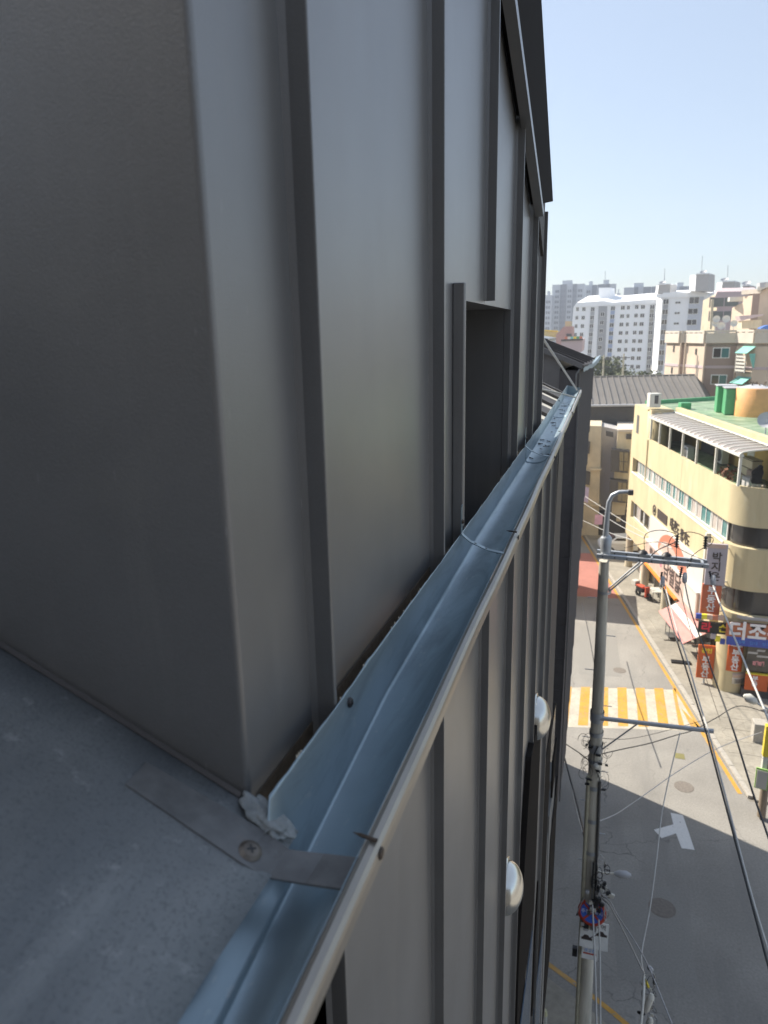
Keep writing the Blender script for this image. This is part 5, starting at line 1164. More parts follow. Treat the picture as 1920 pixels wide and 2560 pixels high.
# distant towers
def tower_block(name, label, Y, px, cols, ytop, ybot=880, m=M_TOW, floors=16, dv=14):
    a = ony(px[0], ytop, Y); b = ony(px[1], ytop, Y); o = thing('apartment_tower', (a.x, Y, 0), label, 'apartment tower', 'hazy apartment towers on the skyline')
    z1 = a.z; MB().box((a.x, Y, 0), (b.x, Y+dv, z1)).build('body', m, o)
    wn_ = MB()
    for (c0, c1, mm) in cols:
        xa = a.x+(b.x-a.x)*c0; xb = a.x+(b.x-a.x)*c1
        if mm is not None: MB().box((xa, Y-.5, 0), (xb, Y-.01, z1-(.0 if mm is M_TOWD else 2))).build('facade_band', mm, o)
        zz = z1-3
        while zz > 8: 
            w = (xb-xa); wn_.box((xa+w*.15, Y-.56, zz-1.4), (xa+w*.45, Y-.52, zz)); wn_.box((xa+w*.55, Y-.56, zz-1.4), (xa+w*.85, Y-.52, zz)); zz -= 2.85
    w = wn_.build('distant_windows', mat('hazy_glass', (.16, .18, .22), .3), o); w['kind'] = 'stuff'
    MB().box((a.x+(b.x-a.x)*.3, Y+2, z1), (a.x+(b.x-a.x)*.6, Y+8, z1+2.2)).build('roof_house', m, o)
    return o
tower_block('t', 'grey apartment tower with dark stripe, tallest at the left of the skyline', 430, (1381, 1462), [(.08, .24, None), (.26, .45, M_TOWD), (.47, .62, None), (.64, .76, M_TOWD), (.78, .96, None)], 712)
tower_block('t', 'plain grey tower directly right of the striped tower', 445, (1463, 1493), [(.1, .5, None), (.6, 1.0, M_TOWD)], 713)
tower_block('t', 'low grey blue tower at the far left of the skyline', 420, (1362, 1380), [(.1, .9, None)], 738)
tower_block('t', 'hazy teal tower half hidden by the dark wall', 460, (1330, 1361), [(.1, .9, None)], 752, m=mat('teal_tower', (.28, .36, .38), .8))
tower_block('t', 'dark topped grey tower behind the roof room of the white apartment', 400, (1494, 1541), [(.02, .66, M_TOWD), (.7, .98, None)], 711)
tower_block('t', 'short grey tower peeping right of the dark topped tower', 440, (1542, 1551), [(.1, .9, None)], 733)
tower_block('t', 'wide pale grey tower with a dark right edge in the middle skyline', 410, (1560, 1642), [(.32, .44, M_TOWD), (.6, .82, M_TOWD), (.86, 1, M_TOWD)], 719)
tower_block('t', 'low dark tower between the two rooftop lift towers', 430, (1678, 1730), [(.05, .2, None), (.4, 1, M_TOWD)], 717)
# pink and yellow small buildings left
def smallb(label, Y, pts, dep, m, name='low_house', cat='house', parts=()):
    q = ony(*s6(*pts[-1]), Y); o = thing(name, (q.x, Y, 0), label, cat)
    P = [ony(*s6(*p), Y) for p in pts]; MB().slab(P, (0, dep, 0)).build('wall', m, o)
    for (pp, mm, nm) in parts: MB().slab([ony(*s6(*p), Y-.2) for p in pp], (0, .2, 0)).build(nm, mm, o)
    return o
smallb('pink stepped building beside the white apartment', 150, [(230, 880), (235, 855), (280, 810), (320, 765), (415, 765), (415, 1000), (230, 1000)], 10, mat('dusty_pink_wall', (.50, .30, .27), .8), parts=(([(350, 850), (410, 850), (410, 880), (350, 880)], M_DWALL, 'window'),))
smallb('small yellow cream rooftop house behind the pink building', 155, [(335, 705), (400, 705), (400, 765), (335, 765)], 6, M_YWALL)
smallb('low olive yellow building at the left under the towers', 160, [(20, 812), (245, 822), (245, 900), (20, 900)], 12, mat('olive_yellow_wall', (.55, .48, .22), .8), parts=(([(20, 800), (250, 812), (250, 824), (20, 814)], M_YSIGN, 'roof_edge'),))
smallb('pinkish grey flat roofed house right behind the dark roof', 110, [(290, 925), (535, 912), (525, 1060), (290, 1060)], 12, M_PAPT, parts=(([(290, 915), (540, 905), (540, 925), (290, 935)], M_DWALL, 'roof_edge'), ))
pb = MB()
for k, m in enumerate((M_SALM, M_WPLAST, M_TIN, M_YSIGN, M_DGRN, M_SALM)):
    pb.cur = k; pb.slab([ony(*s6(330+k*34, 885-k), 111), ony(*s6(362+k*34, 884-k), 111), ony(*s6(362+k*34, 912-k), 111), ony(*s6(330+k*34, 913-k), 111)], (0, .3, 0))
tag(pb.build('rooftop_tarps', [M_SALM, M_WPLAST, M_TIN, M_YSIGN, M_DGRN, M_SALM]), 'row of red, green and yellow tarps on the flat pinkish roof', 'tarps')
# trees by the far apartments
def tree(px, py, pyb, Y, r, label, n=900, seed=1):
    top = ony(px, py, Y); base = Vector((top.x, Y, 0)); h = top.z; o = thing('tree', base, label, 'tree', 'trees in front of the white apartment'); rr = random.Random(seed)
    MB().tube([base, base+Vector((.2, 0, h*.4)), base+Vector((0, 0, h*.7))], [.28, .2, .1], 8).build('trunk', M_BARK, o)
    for k in range(4):
        a = rr.uniform(0, 6.3); MB().tube([base+Vector((.1, 0, h*.45)), base+Vector((math.cos(a)*r*.6, math.sin(a)*r*.6, h*.75))], [.1, .04], 6).build('limb', M_BARK, o)
    cl = [(Vector((rr.gauss(0, r*.45), rr.gauss(0, r*.45), h*rr.uniform(.5, .92))), rr.uniform(.3, .6)*r) for _ in range(14)]
    lf = MB()
    for i in range(n):
        c, q = rr.choice(cl); d = Vector((rr.gauss(0, 1), rr.gauss(0, 1), rr.gauss(0, 1))).normalized()*q*rr.uniform(.6, 1.05); s = rr.uniform(.16, .36)
        u = Vector((rr.uniform(-1, 1), rr.uniform(-1, 1), rr.uniform(-1, 1))).normalized()*s; v = u.cross(d).normalized()*s*.8; P = base+c+d
        lf.add([P-u, P-v, P+u, P+v], [(0, 1, 2, 3)])
    lf.build('crown', M_LEAF, o)
tree(1503, 897, 0, 150, 5.0, 'tallest olive green tree left of the first distant pole', 2600, 1)
tree(1535, 922, 0, 146, 4.2, 'low bushy tree between the two distant poles', 2200, 2)
tree(1560, 932, 0, 150, 3.5, 'low tree right of the second distant pole', 1600, 3)
tree(1622, 930, 0, 160, 3.0, 'small bright tree at the foot of the bright end wall', 1200, 4)
def fpole(px, py, Y, label):
    t = ony(px, py, Y); o = thing('distant_pole', (t.x, Y, 0), label, 'pole', 'concrete poles before the white apartment')
    MB().tube([(t.x, Y, 0), (t.x, Y, t.z)], [.25, .14], 8).build('shaft', M_POLEL, o)
    for dz in (.8, 2.2, 5): MB().box((t.x-1.1, Y-.08, t.z-dz), (t.x+1.1, Y+.08, t.z-dz+.14)).build('cross_arm', M_DWALL, o)
fpole(1510, 888, 140, 'left distant concrete pole among the trees'); fpole(1560, 884, 140, 'right distant concrete pole before the white apartment')
# houses hidden behind the wall on the left side of the street (they shade the far road)
lh = thing('left_street_house', (-3, 48, 0), 'low house on the left side of the street shading the far road', 'house')
MB().box((-9, 46.5, 0), (-1.75, 51, 4.6)).build('wall', M_GREYW, lh); MB().box((-9.2, 46.3, 4.6), (-1.6, 51.2, 4.75)).build('roof', M_CONC, lh)
lh2 = thing('left_street_house', (-3, 62, 0), 'second low house on the left side further up the street', 'house')
MB().box((-12, 60.5, 0), (-3.2, 72, 8.0)).build('wall', M_CREAM, lh2); MB().box((-12.2, 60.3, 8), (-3.0, 72.2, 8.2)).build('roof', M_CONC, lh2)

# ================================================================== UTILITY POLE
PB = Vector((.30, 15.45, .1)); PT = ony(1511, 1390, 14.6); pt_z = PT.z
up = thing('utility_pole', PB, 'tall concrete utility pole with cross arms standing at the near kerb', 'utility pole')
TOP = Vector((PT.x, PT.y, pt_z)); axis = (TOP-PB)
def PP(z): return PB+axis*((z-PB.z)/(TOP.z-PB.z))
MB().tube([PP(.1), PP(4), PP(8), PP(11), PP(pt_z-.1)], [.205, .175, .145, .12, .10], 20).build('shaft', M_POLE, up)
for z in (7.9, 9.3, 7.0, 6.1, 8.6): MB().lathe(PP(z), axis, [(.152+.007*(8-z)+.012, -.05), (.152+.007*(8-z)+.012, .05)], 20).build('band', M_STEEL, up)
MB().tube([PP(.2)+Vector((-.17, -.14, 0)), PP(4.5)+Vector((-.15, -.12, 0)), PP(8.2)+Vector((-.13, -.11, 0))], .045, 10).build('conduit', M_POLEL, up)
MB().tube([PP(3.6)+Vector((.16, -.16, 0)), PP(8.1)+Vector((.12, -.13, 0))], .035, 8).build('conduit', M_DWALL, up)
zc = zat(1511, 1390, TOP)
for k in range(12):
    z = 3.2+k*.85; s = -1 if k % 2 else 1; MB().tube([PP(z), PP(z)+Vector((s*.30, 0, 0))], .009, 6).build('step_bolt', M_STEEL, up)
# lamp bracket at the top
t0 = PP(pt_z-.1)
def PX(px, py, Y=None): return ony(px, py, Y or t0.y)
MB().tube([PX(1514, 1385), PX(1515, 1345), PX(1514, 1340)], [.10, .12, .09], 16).build('top_sleeve', M_STEEL, up)
MB().tube([PX(1514, 1340), PX(1518, 1290), PX(1522, 1255), PX(1531, 1238), PX(1548, 1230), PX(1572, 1229)], [.06, .05, .045, .042, .04, .036], 12).build('lamp_bracket', M_STEEL, up)
MB().obox(PX(1577, 1231), (.05, 0, 0), (0, .06, 0), (0, 0, .05)).build('bracket_end', M_DWALL, up, .01)
# top cross arms (two channels) running right
ca0 = PX(1492, 1385, t0.y-.13); ca1 = PX(1772, 1412, t0.y-.13)
for dy in (0, .30):
    a = ca0+Vector((0, dy, 0)); b = ca1+Vector((0, dy, 0)); dn = (b-a).normalized()
    o = MB(); mid = (a+b)/2; o.obox(mid, dn*(b-a).length/2, Vector((0, .035, 0)), Vector((0, 0, .008))+Vector((0, 0, .0))); o.obox(mid+Vector((0, -.034, -.035)), dn*(b-a).length/2, Vector((0, .004, 0)), Vector((0, 0, .034)))
    o.build('cross_arm', M_STEEL, up)
    for k in range(9): MB().obox(a.lerp(b, (k+.5)/9)+Vector((0, -.04, -.035)), dn*.012, Vector((0, .002, 0)), Vector((0, 0, .012))).build('bolt_hole', M_BLK, up)
for k in (.05, .5, .95): MB().obox(ca0.lerp(ca1, k)+Vector((0, .15, .0)), (.02, 0, 0), (0, .16, 0), (0, 0, .02)).build('spacer', M_STEEL, up)
for dy in (-.06, .14): MB().tube([PX(1512, 1476, t0.y)+Vector((.08, dy, 0)), PX(1610, 1402, t0.y)+Vector((0, dy, 0))], .018, 8).build('arm_brace', M_STEEL, up)
MB().lathe(PX(1511, 1478), axis, [(.135, -.03), (.135, .03)], 16).build('brace_band', M_STEEL, up)
# insulators standing behind and hanging from the arm
def insul(px, py, h, Y, tilt=(0, 0, 1), r=.05, n=5):
    P = PX(px, py, Y); tl = Vector(tilt).normalized(); pf = []
    for k in range(n): z = h*k/n; pf += [(r*.45, z), (r, z+.01), (r*.4, z+h/n*.6)]
    pf += [(r*.4, h), (0, h+.01)]
    return MB().lathe(P, tl, pf, 14).build('insulator', M_BLK, up)
insul(1691, 1368, .26, t0.y+.1); insul(1762, 1372, .26, t0.y+.1)
insul(1705, 1418, .22, t0.y-.1, (-.15, -.5, -.85), .04); insul(1655, 1430, .16, t0.y-.1, (-.1, -.4, -.9), .035); insul(1774, 1428, .22, t0.y-.1, (.25, -.4, -.9), .04)
insul(1730, 1395, .22, t0.y-.05, (-.35, -.2, -.9), .028, 4)
for (px, py) in ((1656, 1455), (1712, 1445), (1783, 1452)): MB().lathe(PX(px, py, t0.y-.25), (0, -.3, -1), [(.0, -.12), (.035, -.1), (.05, 0), (.045, .08), (0, .12)], 12).build('clamp_cover', M_DISH, up)
for (px, py) in ((1608, 1378), (1667, 1384)): MB().lathe(PX(px, py, t0.y), (0, 0, 1), [(.10, -.04), (.07, 0), (.02, .03), (0, .03)], 12).build('pin_insulator', M_BLK, up)
def loop(pts, r=.008, Y=None, m=M_CABLE):
    P = [PX(*p[:2], (p[2] if len(p) > 2 else t0.y-.05)) for p in pts]; out = []
    for i in range(len(P)-1):
        p0_, p1_, p2_, p3_ = P[max(i-1, 0)], P[i], P[i+1], P[min(i+2, len(P)-1)]
        for k in range(5):
            t = k/5; out.append(.5*((2*p1_)+(p2_-p0_)*t+(2*p0_-5*p1_+4*p2_-p3_)*t*t+(3*p1_-p0_-3*p2_+p3_)*t**3))
    out.append(P[-1]); return MB().tube(out, r, 6).build('jumper_wire', m, up)
loop([(1611, 1377), (1612, 1340), (1630, 1328), (1660, 1326), (1690, 1335)]); loop([(1671, 1383), (1670, 1365), (1678, 1345), (1692, 1337), (1720, 1330), (1745, 1334), (1762, 1342)])
loop([(1621, 1408), (1628, 1390), (1645, 1375), (1668, 1364), (1690, 1355)], .012); loop([(1691, 1368), (1691, 1395), (1692, 1412)]); loop([(1728, 1392), (1745, 1378), (1762, 1368)]); loop([(1762, 1342), (1782, 1345), (1780, 1358), (1768, 1367)])
loop([(1560, 1370), (1650, 1355), (1730, 1388), (1770, 1405)], .006)
# second arm over the crossing
zq = PP(zat(1492, 1797, PP(9.0))); pa = PX(1500, 1793, PP(9).y); a0 = ony(1497, 1795, PP(9).y-.14); a1 = ony(1784, 1828, PP(9).y-.14)
dn = (a1-a0).normalized(); o = MB().tube([a0, a1], .05, 8, smooth=False).build('lower_arm', M_STEEL, up)
MB().lathe(PP(a0.z), axis, [(.15, -.12), (.155, .12)], 18).build('arm_clamp', M_STEEL, up)
b0 = ony(1506, 1873, PP(8.3).y-.12); b1 = ony(1596, 1808, PP(9).y-.14); MB().tube([b0, b1], .018, 8).build('arm_brace', M_STEEL, up)
MB().lathe(PP(b0.z), axis, [(.16, -.1), (.16, .1)], 18).build('brace_clamp', M_STEEL, up)
# tangle of service wires and small fittings around the pole
rt = random.Random(4)
for k in range(16):
    z = rt.uniform(8.0, 9.2); c = PP(z)+Vector((rt.choice((-1, 1))*rt.uniform(.14, .3), -.12, 0)); r = rt.uniform(.07, .22); a0_ = rt.uniform(0, 6)
    pts = [c+Vector((math.cos(a0_+t)*r*.6, rt.uniform(-.01, .01)-.05, math.sin(a0_+t)*r)) for t in [i*.5 for i in range(10)]]
    MB().tube(pts, .005, 5).build('service_wire', M_CABLE, up)
for k in range(10):
    z = rt.uniform(7.9, 9.1); c = PP(z)+Vector((rt.uniform(-.2, .25), -.2, 0)); MB().obox(c, (rt.uniform(.015, .06), 0, 0), (0, .02, 0), (rt.uniform(-.02, .02), 0, .02)).build('wire_clamp', M_BLK, up)
MB().lathe(PP(8.55)+Vector((.02, -.2, 0)), (0, -1, .3), [(.07, 0), (.06, .05), (0, .06)], 12).build('white_cap', M_WPLAST, up)
MB().tube([PP(9.05)+Vector((.05, -.17, 0)), PP(8.85)+Vector((-.03, -.2, 0)), PP(8.55)+Vector((-.02, -.2, 0)), PP(8.25)+Vector((.10, -.18, 0)), PP(8.1)+Vector((.14, -.16, 0))], .013, 8).build('service_wire', M_CABLE, up)
# cable bundles running down the pole, splice boxes
for k in range(7):
    x = .03+k*.022; MB().tube([PP(5.9)+Vector((x, -.2, 0)), PP(4.9)+Vector((x+rt.uniform(-.03, .03), -.22, 0)), PP(3.9)+Vector((x+rt.uniform(-.04, .06), -.22, 0))], .010, 6).build('down_cable', M_CABLE if k % 3 else M_CABLEW, up)
for k in range(14):
    z = rt.uniform(3.9, 5.2); c = PP(z)+Vector((rt.uniform(-.14, .26), -.24, 0)); MB().obox(c, (rt.uniform(.03, .06), 0, 0), (0, .035, 0), (0, 0, rt.uniform(.03, .07))).build('splice_box', rt.choice((M_BLK, M_BLK, M_DISH, M_DWALL)), up, .01)
# small street lamp on the pole
sl_ = thing('pole_street_lamp', PP(5.2)+Vector((.2, -.1, 0)), 'small grey cobra head street lamp sticking right from the pole in shade', 'street lamp')
La = ony(1508, 2183, PP(5.2).y-.1); Lb = ony(1536, 2184, PP(5.2).y-.1); Lc = ony(1578, 2188, PP(5.2).y-.1)
MB().tube([PP(La.z)+Vector((.1, 0, 0)), La, Lb], .025, 8).build('lamp_arm', M_WPLAST, sl_)
MB().tube([Lb, Lb.lerp(Lc, .3), Lb.lerp(Lc, .75), Lc], [.04, .09, .085, .03], 12).build('lamp_head', M_DISH, sl_)
# no-parking sign and plates facing the camera
def face(px, py, off=.3):
    P = PP(zat(px, py, PP(3))); return ony(px, py, PP(P.z).y-off)
dirn = Vector((0, -1, .25)).normalized()
S = ony(1480, 2280, PP(3.6).y-.26)
ns_ = thing('no_parking_sign', S, 'round blue no parking sign with red ring strapped to the pole', 'road sign')
r_ = .33
MB().lathe(S, dirn, [(r_, 0), (r_, .02), (r_*.8, .02)], 32).build('red_ring', M_REDS, ns_)
MB().lathe(S, dirn, [(r_*.8, .018), (0, .018)], 32).build('blue_disc', mat('road_sign_blue', (.04, .13, .55), .4), ns_)
sx = Vector((1, 0, 0)); sy = Vector((0, .25, 1)).normalized()
for k in (1, -1):
    d_ = (sx+sy*k).normalized(); q_ = (sx-sy*k).normalized(); MB().obox(S+dirn*.022, d_*r_*.8, q_*r_*.07, dirn*.003).build('red_bar', M_REDS, ns_)
text('주정차금지', .11, S+dirn*.03+sy*.0, sx, sy, M_TEXTW, ns_, .002)
MB().lathe(S+Vector((-.22, .12, .06)), (-.8, .3, .2), [(r_*.95, 0), (r_*.95, .015), (0, .015)], 24).build('rear_disc', M_DISH, ns_)
def onS(px, py): return ony(px, py, PP(3.0).y-.24)
tp = thing('tow_away_plate', onS(1483, 2338), 'white rectangular tow away plate with car pictograms on the pole', 'road sign')
c_ = onS(1485, 2338); MB().obox(c_, sx*.33, dirn*.01, sy*.33).build('plate', mat('white_plate', (.85, .85, .82), .5), tp)
text('견인지역', .15, c_+dirn*.014+sy*.22, sx, sy, M_TEXTD, tp, .002)
for dx, dy in ((-.17, -.1), (.17, .05)):
    q = c_+dirn*.014+sx*dx+sy*dy; MB().slab([q+sx*a+sy*b for a, b in ((-.12, -.04), (.13, -.04), (.13, .01), (.07, .03), (.03, .08), (-.05, .08), (-.09, .02), (-.12, .01))], dirn*.004).build('car_pictogram', M_TEXTD, tp)
MB().obox(c_+dirn*.014+sy*-.02, sx*.12+sy*.08, dirn*.002, sy*.012).build('tow_line', M_TEXTD, tp)
np2 = thing('small_notice_plate', onS(1470, 2382), 'small pale plate with a red line under the tow away plate', 'sign')
c_ = onS(1474, 2384); MB().obox(c_, sx*.19, dirn*.008, sy*.14).build('plate', mat('white_plate', (.85, .85, .82), .5), np2); MB().obox(c_+dirn*.01, sx*.15, dirn*.002, sy*.018).build('red_line', M_REDS, np2); text('경고문', .10, c_+dirn*.01+sy*.07, sx, sy, M_TEXTB, np2, .002)
MB().obox(PP(2.9)+Vector((-.28, 0, 0)), (.06, 0, 0), (0, .06, 0), (0, 0, .12)).build('side_box', M_BLK, up, .01)

# ================================================================== OVERHEAD CABLES
def cable(name, pts, r, m, label, n=10, group='overhead cables in front of the road'):
    P = [Vector(p) for p in pts]; out = []
    for i in range(len(P)-1):
        p0_, p1_, p2_, p3_ = P[max(i-1, 0)], P[i], P[i+1], P[min(i+2, len(P)-1)]
        for k in range(n):
            t = k/n; out.append(.5*((2*p1_)+(p2_-p0_)*t+(2*p0_-5*p1_+4*p2_-p3_)*t*t+(3*p1_-p0_-3*p2_+p3_)*t**3))
    out.append(P[-1]); return tag(MB().tube(out, r, 8).build(name, m), label, 'cable', group)
def along(pts, Y0, Y1):                               # pixel path laid on a straight run from Y0 to Y1
    n = len(pts); return [ony(p[0], p[1], Y0+(Y1-Y0)*i/(n-1)) for i, p in enumerate(pts)]
cable('power_cable', along([(1656, 1462), (1680, 1560), (1708, 1650), (1738, 1745), (1765, 1830), (1800, 1960), (1840, 2110), (1880, 2260), (1925, 2430), (1960, 2570)], 14.2, 6.0), .014, M_CABLE, 'black power cable falling from the cross arm to the lower right, leftmost of the three')
cable('power_cable', along([(1662, 1462), (1688, 1560), (1718, 1650), (1745, 1745), (1771, 1830), (1806, 1960), (1845, 2110), (1884, 2255), (1928, 2400)], 14.1, 6.2), .012, M_CABLEW, 'pale cable running close beside the leftmost black power cable')
cable('power_cable', along([(1712, 1458), (1728, 1530), (1760, 1620), (1795, 1720), (1835, 1830), (1880, 1975), (1930, 2120), (1960, 2220)], 14.2, 6.5), .013, M_CABLE, 'black power cable falling from the cross arm, middle one of the three')
cable('power_cable', along([(1783, 1465), (1800, 1510), (1830, 1580), (1865, 1665), (1905, 1760), (1950, 1870)], 14.2, 9), .016, M_CABLEW, 'grey power cable crossing the orange shop signs, rightmost of the three')
cable('thin_cable', along([(1700, 1470), (1722, 1560), (1760, 1680), (1800, 1800)], 14.4, 30), .01, M_CABLE, 'thin cable passing from the arm over the restaurant board')
cable('service_cable', along([(1503, 1885), (1560, 1872), (1625, 1858), (1690, 1838), (1735, 1825), (1790, 1795), (1850, 1765), (1925, 1785)], 15.2, 24), .013, M_CABLE, 'black service cable swaying right from the pole across the road corner')
cable('service_cable', along([(1500, 1845), (1560, 1848), (1620, 1838), (1690, 1820), (1760, 1800)], 15.2, 26), .008, M_CABLE, 'thin brown cable just above the swaying service cable')
cable('service_cable', along([(1484, 1912), (1452, 1885), (1415, 1860), (1395, 1842)], 15.3, 22), .014, M_CABLE, 'black cable from the pole up left towards the dark building')
cable('service_cable', along([(1462, 2100), (1450, 2040), (1432, 1970), (1410, 1890), (1400, 1858)], 15.2, 22), .024, M_CABLE, 'thick cable bundle hanging left of the pole in shade')
cable('service_cable', along([(1456, 2080), (1440, 2020), (1425, 1950), (1404, 1870)], 15.2, 22), .012, M_CABLEW, 'pale cable beside the thick bundle left of the pole')
cable('service_cable', along([(1500, 2052), (1540, 2035), (1575, 2012), (1610, 1988), (1700, 1925), (1800, 1868), (1905, 1830)], 15.2, 26), .011, M_DISH, 'grey cable rising from the pole across the shadow edge to the right edge pole')
cable('thin_cable', along([(1455, 1505), (1475, 1600), (1492, 1700)], 40, 30), .02, M_CABLE, 'thin dark cable over the far road left of the pole')
for i, (a, b) in enumerate((((1455, 1300), (1580, 1350)), ((1455, 1255), (1610, 1345)), ((1455, 1236), (1680, 1372)))):
    cable('street_cable', along([a, ((a[0]+b[0])/2, (a[1]+b[1])/2+4), b], 46, 15), .012, M_CABLEW, ['lowest', 'middle', 'highest'][i]+' pale street cable running from the far left to the pole top')
# pale pair running down in front of the pole
cable('pale_drop_cable', along([(1481, 2262), (1484, 2330), (1488, 2430), (1492, 2600)], 14.6, 11.5), .019, M_CABLEW, 'left pale thick cable running down in front of the pole')
cable('pale_drop_cable', along([(1497, 2300), (1500, 2400), (1501, 2600)], 14.6, 11.5), .017, M_CABLEW, 'right pale thick cable running down in front of the pole')
K = ony(1612, 2435, 9.5)
cable('pale_cable', along([(1496, 2238), (1520, 2258), (1542, 2295), (1575, 2360), (1608, 2430)], 14.8, 9.5), .013, M_CABLEW, 'pale cable from the splice boxes to the hanging closures')
cable('pale_cable', along([(1498, 2232), (1524, 2252), (1545, 2290), (1585, 2350), (1622, 2418), (1680, 2560)], 14.8, 8), .010, M_DISH, 'grey cable passing behind the hanging closures to the bottom edge')
cable('pale_cable', along([(1700, 1832), (1676, 1930), (1657, 2020), (1648, 2090), (1640, 2160), (1625, 2270), (1604, 2385), (1612, 2440)], 15.2, 9.5), .011, M_CABLEW, 'pale cable rising straight up from the closures over the road')
cable('pale_cable', along([(1610, 2440), (1608, 2500), (1598, 2600)], 9.5, 8.6), .02, M_WPLAST, 'knotted white cable hanging below the closures')
def closure(px, py, px2, py2, Y, r, m, label):
    a = ony(px, py, Y); b = ony(px2, py2, Y-.1)
    o = thing('cable_closure', a, label, 'cable closure', 'splice closures on the near cables')
    MB().tube([a, a.lerp(b, .12), a.lerp(b, .88), b], [r*.6, r, r*.95, r*.5], 14).build('shell', m, o); MB().tube([a.lerp(b, .2), a.lerp(b, .26)], r*1.1, 14).build('collar', m, o)
closure(1630, 2485, 1613, 2530, 9.3, .05, M_WPLAST, 'white cylindrical splice closure hanging at the bottom right of the pole')
closure(1628, 2545, 1612, 2590, 9.2, .045, M_WPLAST, 'white splice closure cut by the bottom edge')
closure(1613, 2450, 1622, 2470, 9.5, .022, M_YSIGN, 'small pale yellow connector in the cable cluster')
closure(1622, 2418, 1629, 2425, 9.5, .035, M_DISH, 'grey round cap at the top of the cable cluster')
closure(1606, 2458, 1609, 2464, 9.6, .028, M_WPLAST, 'small white ball on the left side of the cable cluster')
closure(1634, 2435, 1637, 2462, 9.6, .025, M_BLK, 'small black connector on the right side of the cable cluster')
closure(1594, 2530, 1612, 2536, 9.4, .022, M_BLK, 'black clamp beside the white closure')
cable('loop_wire', along([(1612, 2440), (1630, 2432), (1638, 2445), (1632, 2470), (1616, 2466)], 9.5, 9.5), .006, M_CABLEW, 'thin looped wires around the cable cluster')

# right edge: pole with yellow box and lime-edged sign, led lamp head
rp_ = thing('right_edge_pole', onz(1905, 2040, .1), 'brown street pole at the right edge carrying a yellow box', 'pole')
b_ = onz(1903, 2040, .1); MB().tube([b_, b_+Vector((.0, 0, 7.2))], [.15, .11], 14).build('shaft', mat('brown_pole', (.24, .19, .14), .7, 0, .15, 5), rp_)
Pq = ony(1925, 1852, b_.y-.25); MB().obox(Pq, (.20, 0, 0), (0, .12, 0), (0, 0, .62)).build('yellow_box', M_YSIGN, rp_, .02)
Pq = ony(1910, 1915, b_.y-.25); MB().obox(Pq, (.08, 0, 0), (0, .1, 0), (0, 0, .42)).build('white_sleeve', M_WPLAST, rp_)
Ps = ony(1904, 1947, b_.y-.45); gs = thing('lime_edged_sign', Ps, 'white panel sign with lime green edge hanging on the right edge pole', 'sign')
MB().obox(Ps, Vector((.2, -.05, 0)), Vector((.0, .02, 0)), Vector((0, 0, .42))).build('lime_frame', M_GSIGN, gs); MB().obox(Ps+Vector((0, -.03, -.02)), Vector((.165, -.04, 0)), Vector((0, .02, 0)), Vector((0, 0, .36))).build('white_panel', M_WSIGN, gs)
lamp = thing('led_street_lamp', ony(1900, 1770, 26), 'white led street lamp head reaching in from the right edge over the pavement', 'street lamp')
La = ony(1860, 1738, 26); Lb = ony(1893, 1758, 26); Lc = ony(1950, 1790, 26)
MB().tube([La, La.lerp(Lb, .3), La.lerp(Lb, .8), Lb], [.05, .17, .13, .05], 14).build('lamp_head', M_WPLAST, lamp)
MB().tube([Lb, Lc, Vector((Lc.x+.6, Lc.y, 0.1))], .045, 8).build('lamp_arm', M_STEEL, lamp)
bk = onz(1900, 1850, .1); boxthing('concrete_planter', bk, (.7, .6, .9), M_KERB, 'concrete block at the edge of the sunlit forecourt', 'block', rot=Vector((1, 0, 0)))
for i_, (px, py) in enumerate(((1360, 2598), (1400, 2650))):
    blk = onz(px, py, .12)
    bo = thing('bollard', blk, ['slim pale bollard with yellow cap right at the building foot', 'pale bollard cut by the bottom edge, a step out from the building foot'][i_], 'bollard', 'bollards at the building foot')
    MB().tube([blk, blk+Vector((0, 0, .8))], .06, 12).build('post', M_WPLAST, bo); MB().tube([blk+Vector((0, 0, .8)), blk+Vector((0, 0, .95))], [.066, .04], 12).build('cap', mat('pale_yellow_cap', (.70, .66, .40), .5), bo)
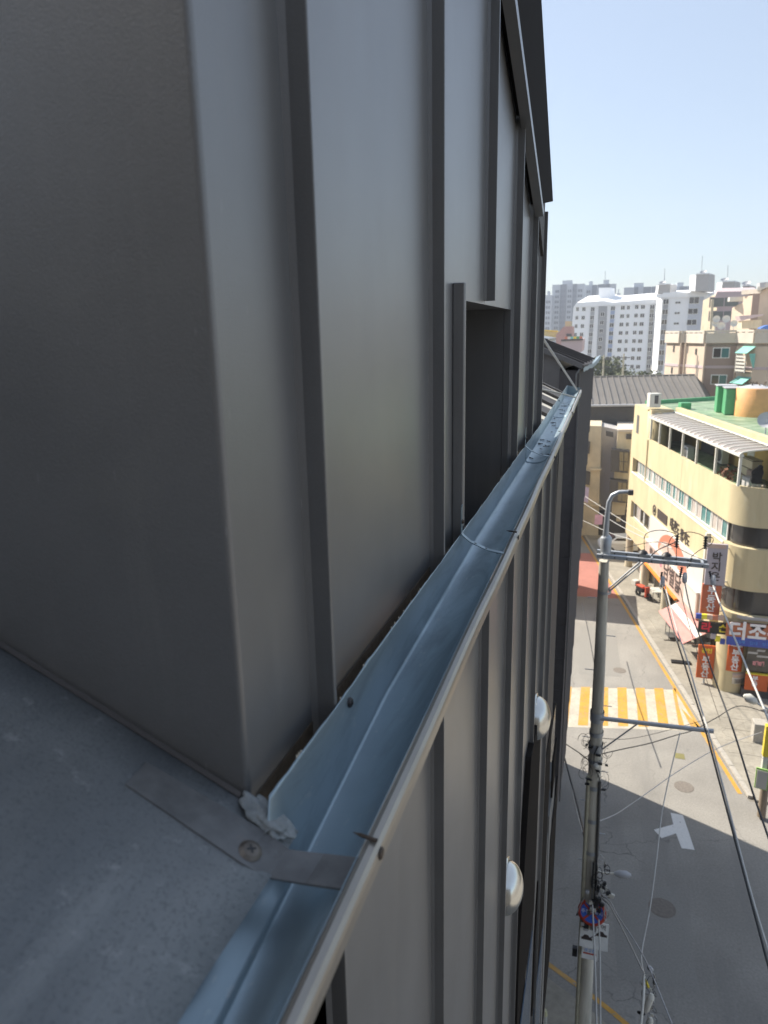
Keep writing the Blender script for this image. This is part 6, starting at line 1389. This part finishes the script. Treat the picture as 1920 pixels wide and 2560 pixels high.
# tangle of wires and fittings beside the pole and in the near cable cluster
rt = random.Random(12)
def coil(c, rx, rz, n, r, m, parent, drop=.0):
    c = Vector(c); ph = rt.uniform(0, 6); pts = []
    for k in range(n*8+1):
        t = ph+k*math.pi/4; q = 1+.18*math.sin(k*.9+ph); pts.append(c+Vector((math.cos(t)*rx*q, -.03+.03*math.sin(t*1.7), math.sin(t)*rz*q-drop*k/(n*8))))
    return MB().tube(pts, r, 5).build('coiled_wire', m, parent)
for k in range(9):
    t = k/8; P = PP(zat(1506+10*math.sin(k), 2150+125*t, PP(5))); P = ony(1502+16*math.sin(k*1.7), 2150+125*t, P.y-.24)
    coil(P, rt.uniform(.05, .12), rt.uniform(.10, .2), 2, .009, M_CABLE if k % 4 else M_CABLEW, up, .15)
for k in range(12):
    P = ony(rt.uniform(1478, 1530), rt.uniform(2205, 2275), PP(4.4).y-.3)
    MB().obox(P, (rt.uniform(.03, .07), 0, rt.uniform(-.02, .02)), (0, .03, 0), (rt.uniform(-.02, .02), 0, rt.uniform(.03, .08))).build('splice_box', M_BLK if k % 3 else M_WPLAST, up, .012)
tg = thing('cable_tangle', K, 'knot of thin wires and clips in the near cable cluster at the bottom', 'cables')
for k in range(9):
    P = ony(rt.uniform(1606, 1636), rt.uniform(2420, 2540), 9.45); coil(P, rt.uniform(.02, .06), rt.uniform(.04, .11), 1, .0045, M_CABLEW if k % 2 else M_CABLE, tg, .08)
for k in range(8):
    P = ony(rt.uniform(1606, 1636), rt.uniform(2425, 2550), 9.42); MB().obox(P, (rt.uniform(.008, .022), 0, .006), (0, .012, 0), (-.006, 0, rt.uniform(.012, .03))).build('clip', rt.choice((M_BLK, M_WPLAST, M_DISH)), tg, .004)

# ================================================================== UNSEEN SHADE BLOCKS ADDED BEHIND THE CAMERA
dm = thing('added_shade_wall', (-1.3, -1.4, 17), 'unseen charcoal wall added beside the roof sheet to shade the return panel', 'wall')
MB().box((-2.4, -3.6, 17.0), (-.31, -1.25, 23)).build('wall', M_CLAD, dm)  # added out of view to cut sky light on the return wall
nb = thing('added_shade_block', (6, -16, 0), 'unseen dark block added behind the viewer to keep sky light off the seams', 'building')
MB().box((-14, -30, 0), (26, -14, 27)).build('wall', mat('shade_block_grey', (.115, .112, .110), .9, 0, .2, 3), nb)  # added mass blocking the sky behind, darkens faces turned to the camera

# ================================================================== HAZE
hb = MB().box((-160, -32, -1.1), (260, 520, 90)).build('haze', mat('haze_air', (1, 1, 1)))
hb['kind'] = 'stuff'; hb['label'] = 'thin pale haze over the town'
hm = MATS['haze_air']; nt = hm.node_tree; nt.nodes.clear()
out = nt.nodes.new('ShaderNodeOutputMaterial'); pv_ = nt.nodes.new('ShaderNodeVolumePrincipled')
pv_.inputs['Color'].default_value = (.86, .91, 1, 1); pv_.inputs['Density'].default_value = .0006; pv_.inputs['Anisotropy'].default_value = .2
nt.links.new(pv_.outputs[0], out.inputs['Volume'])
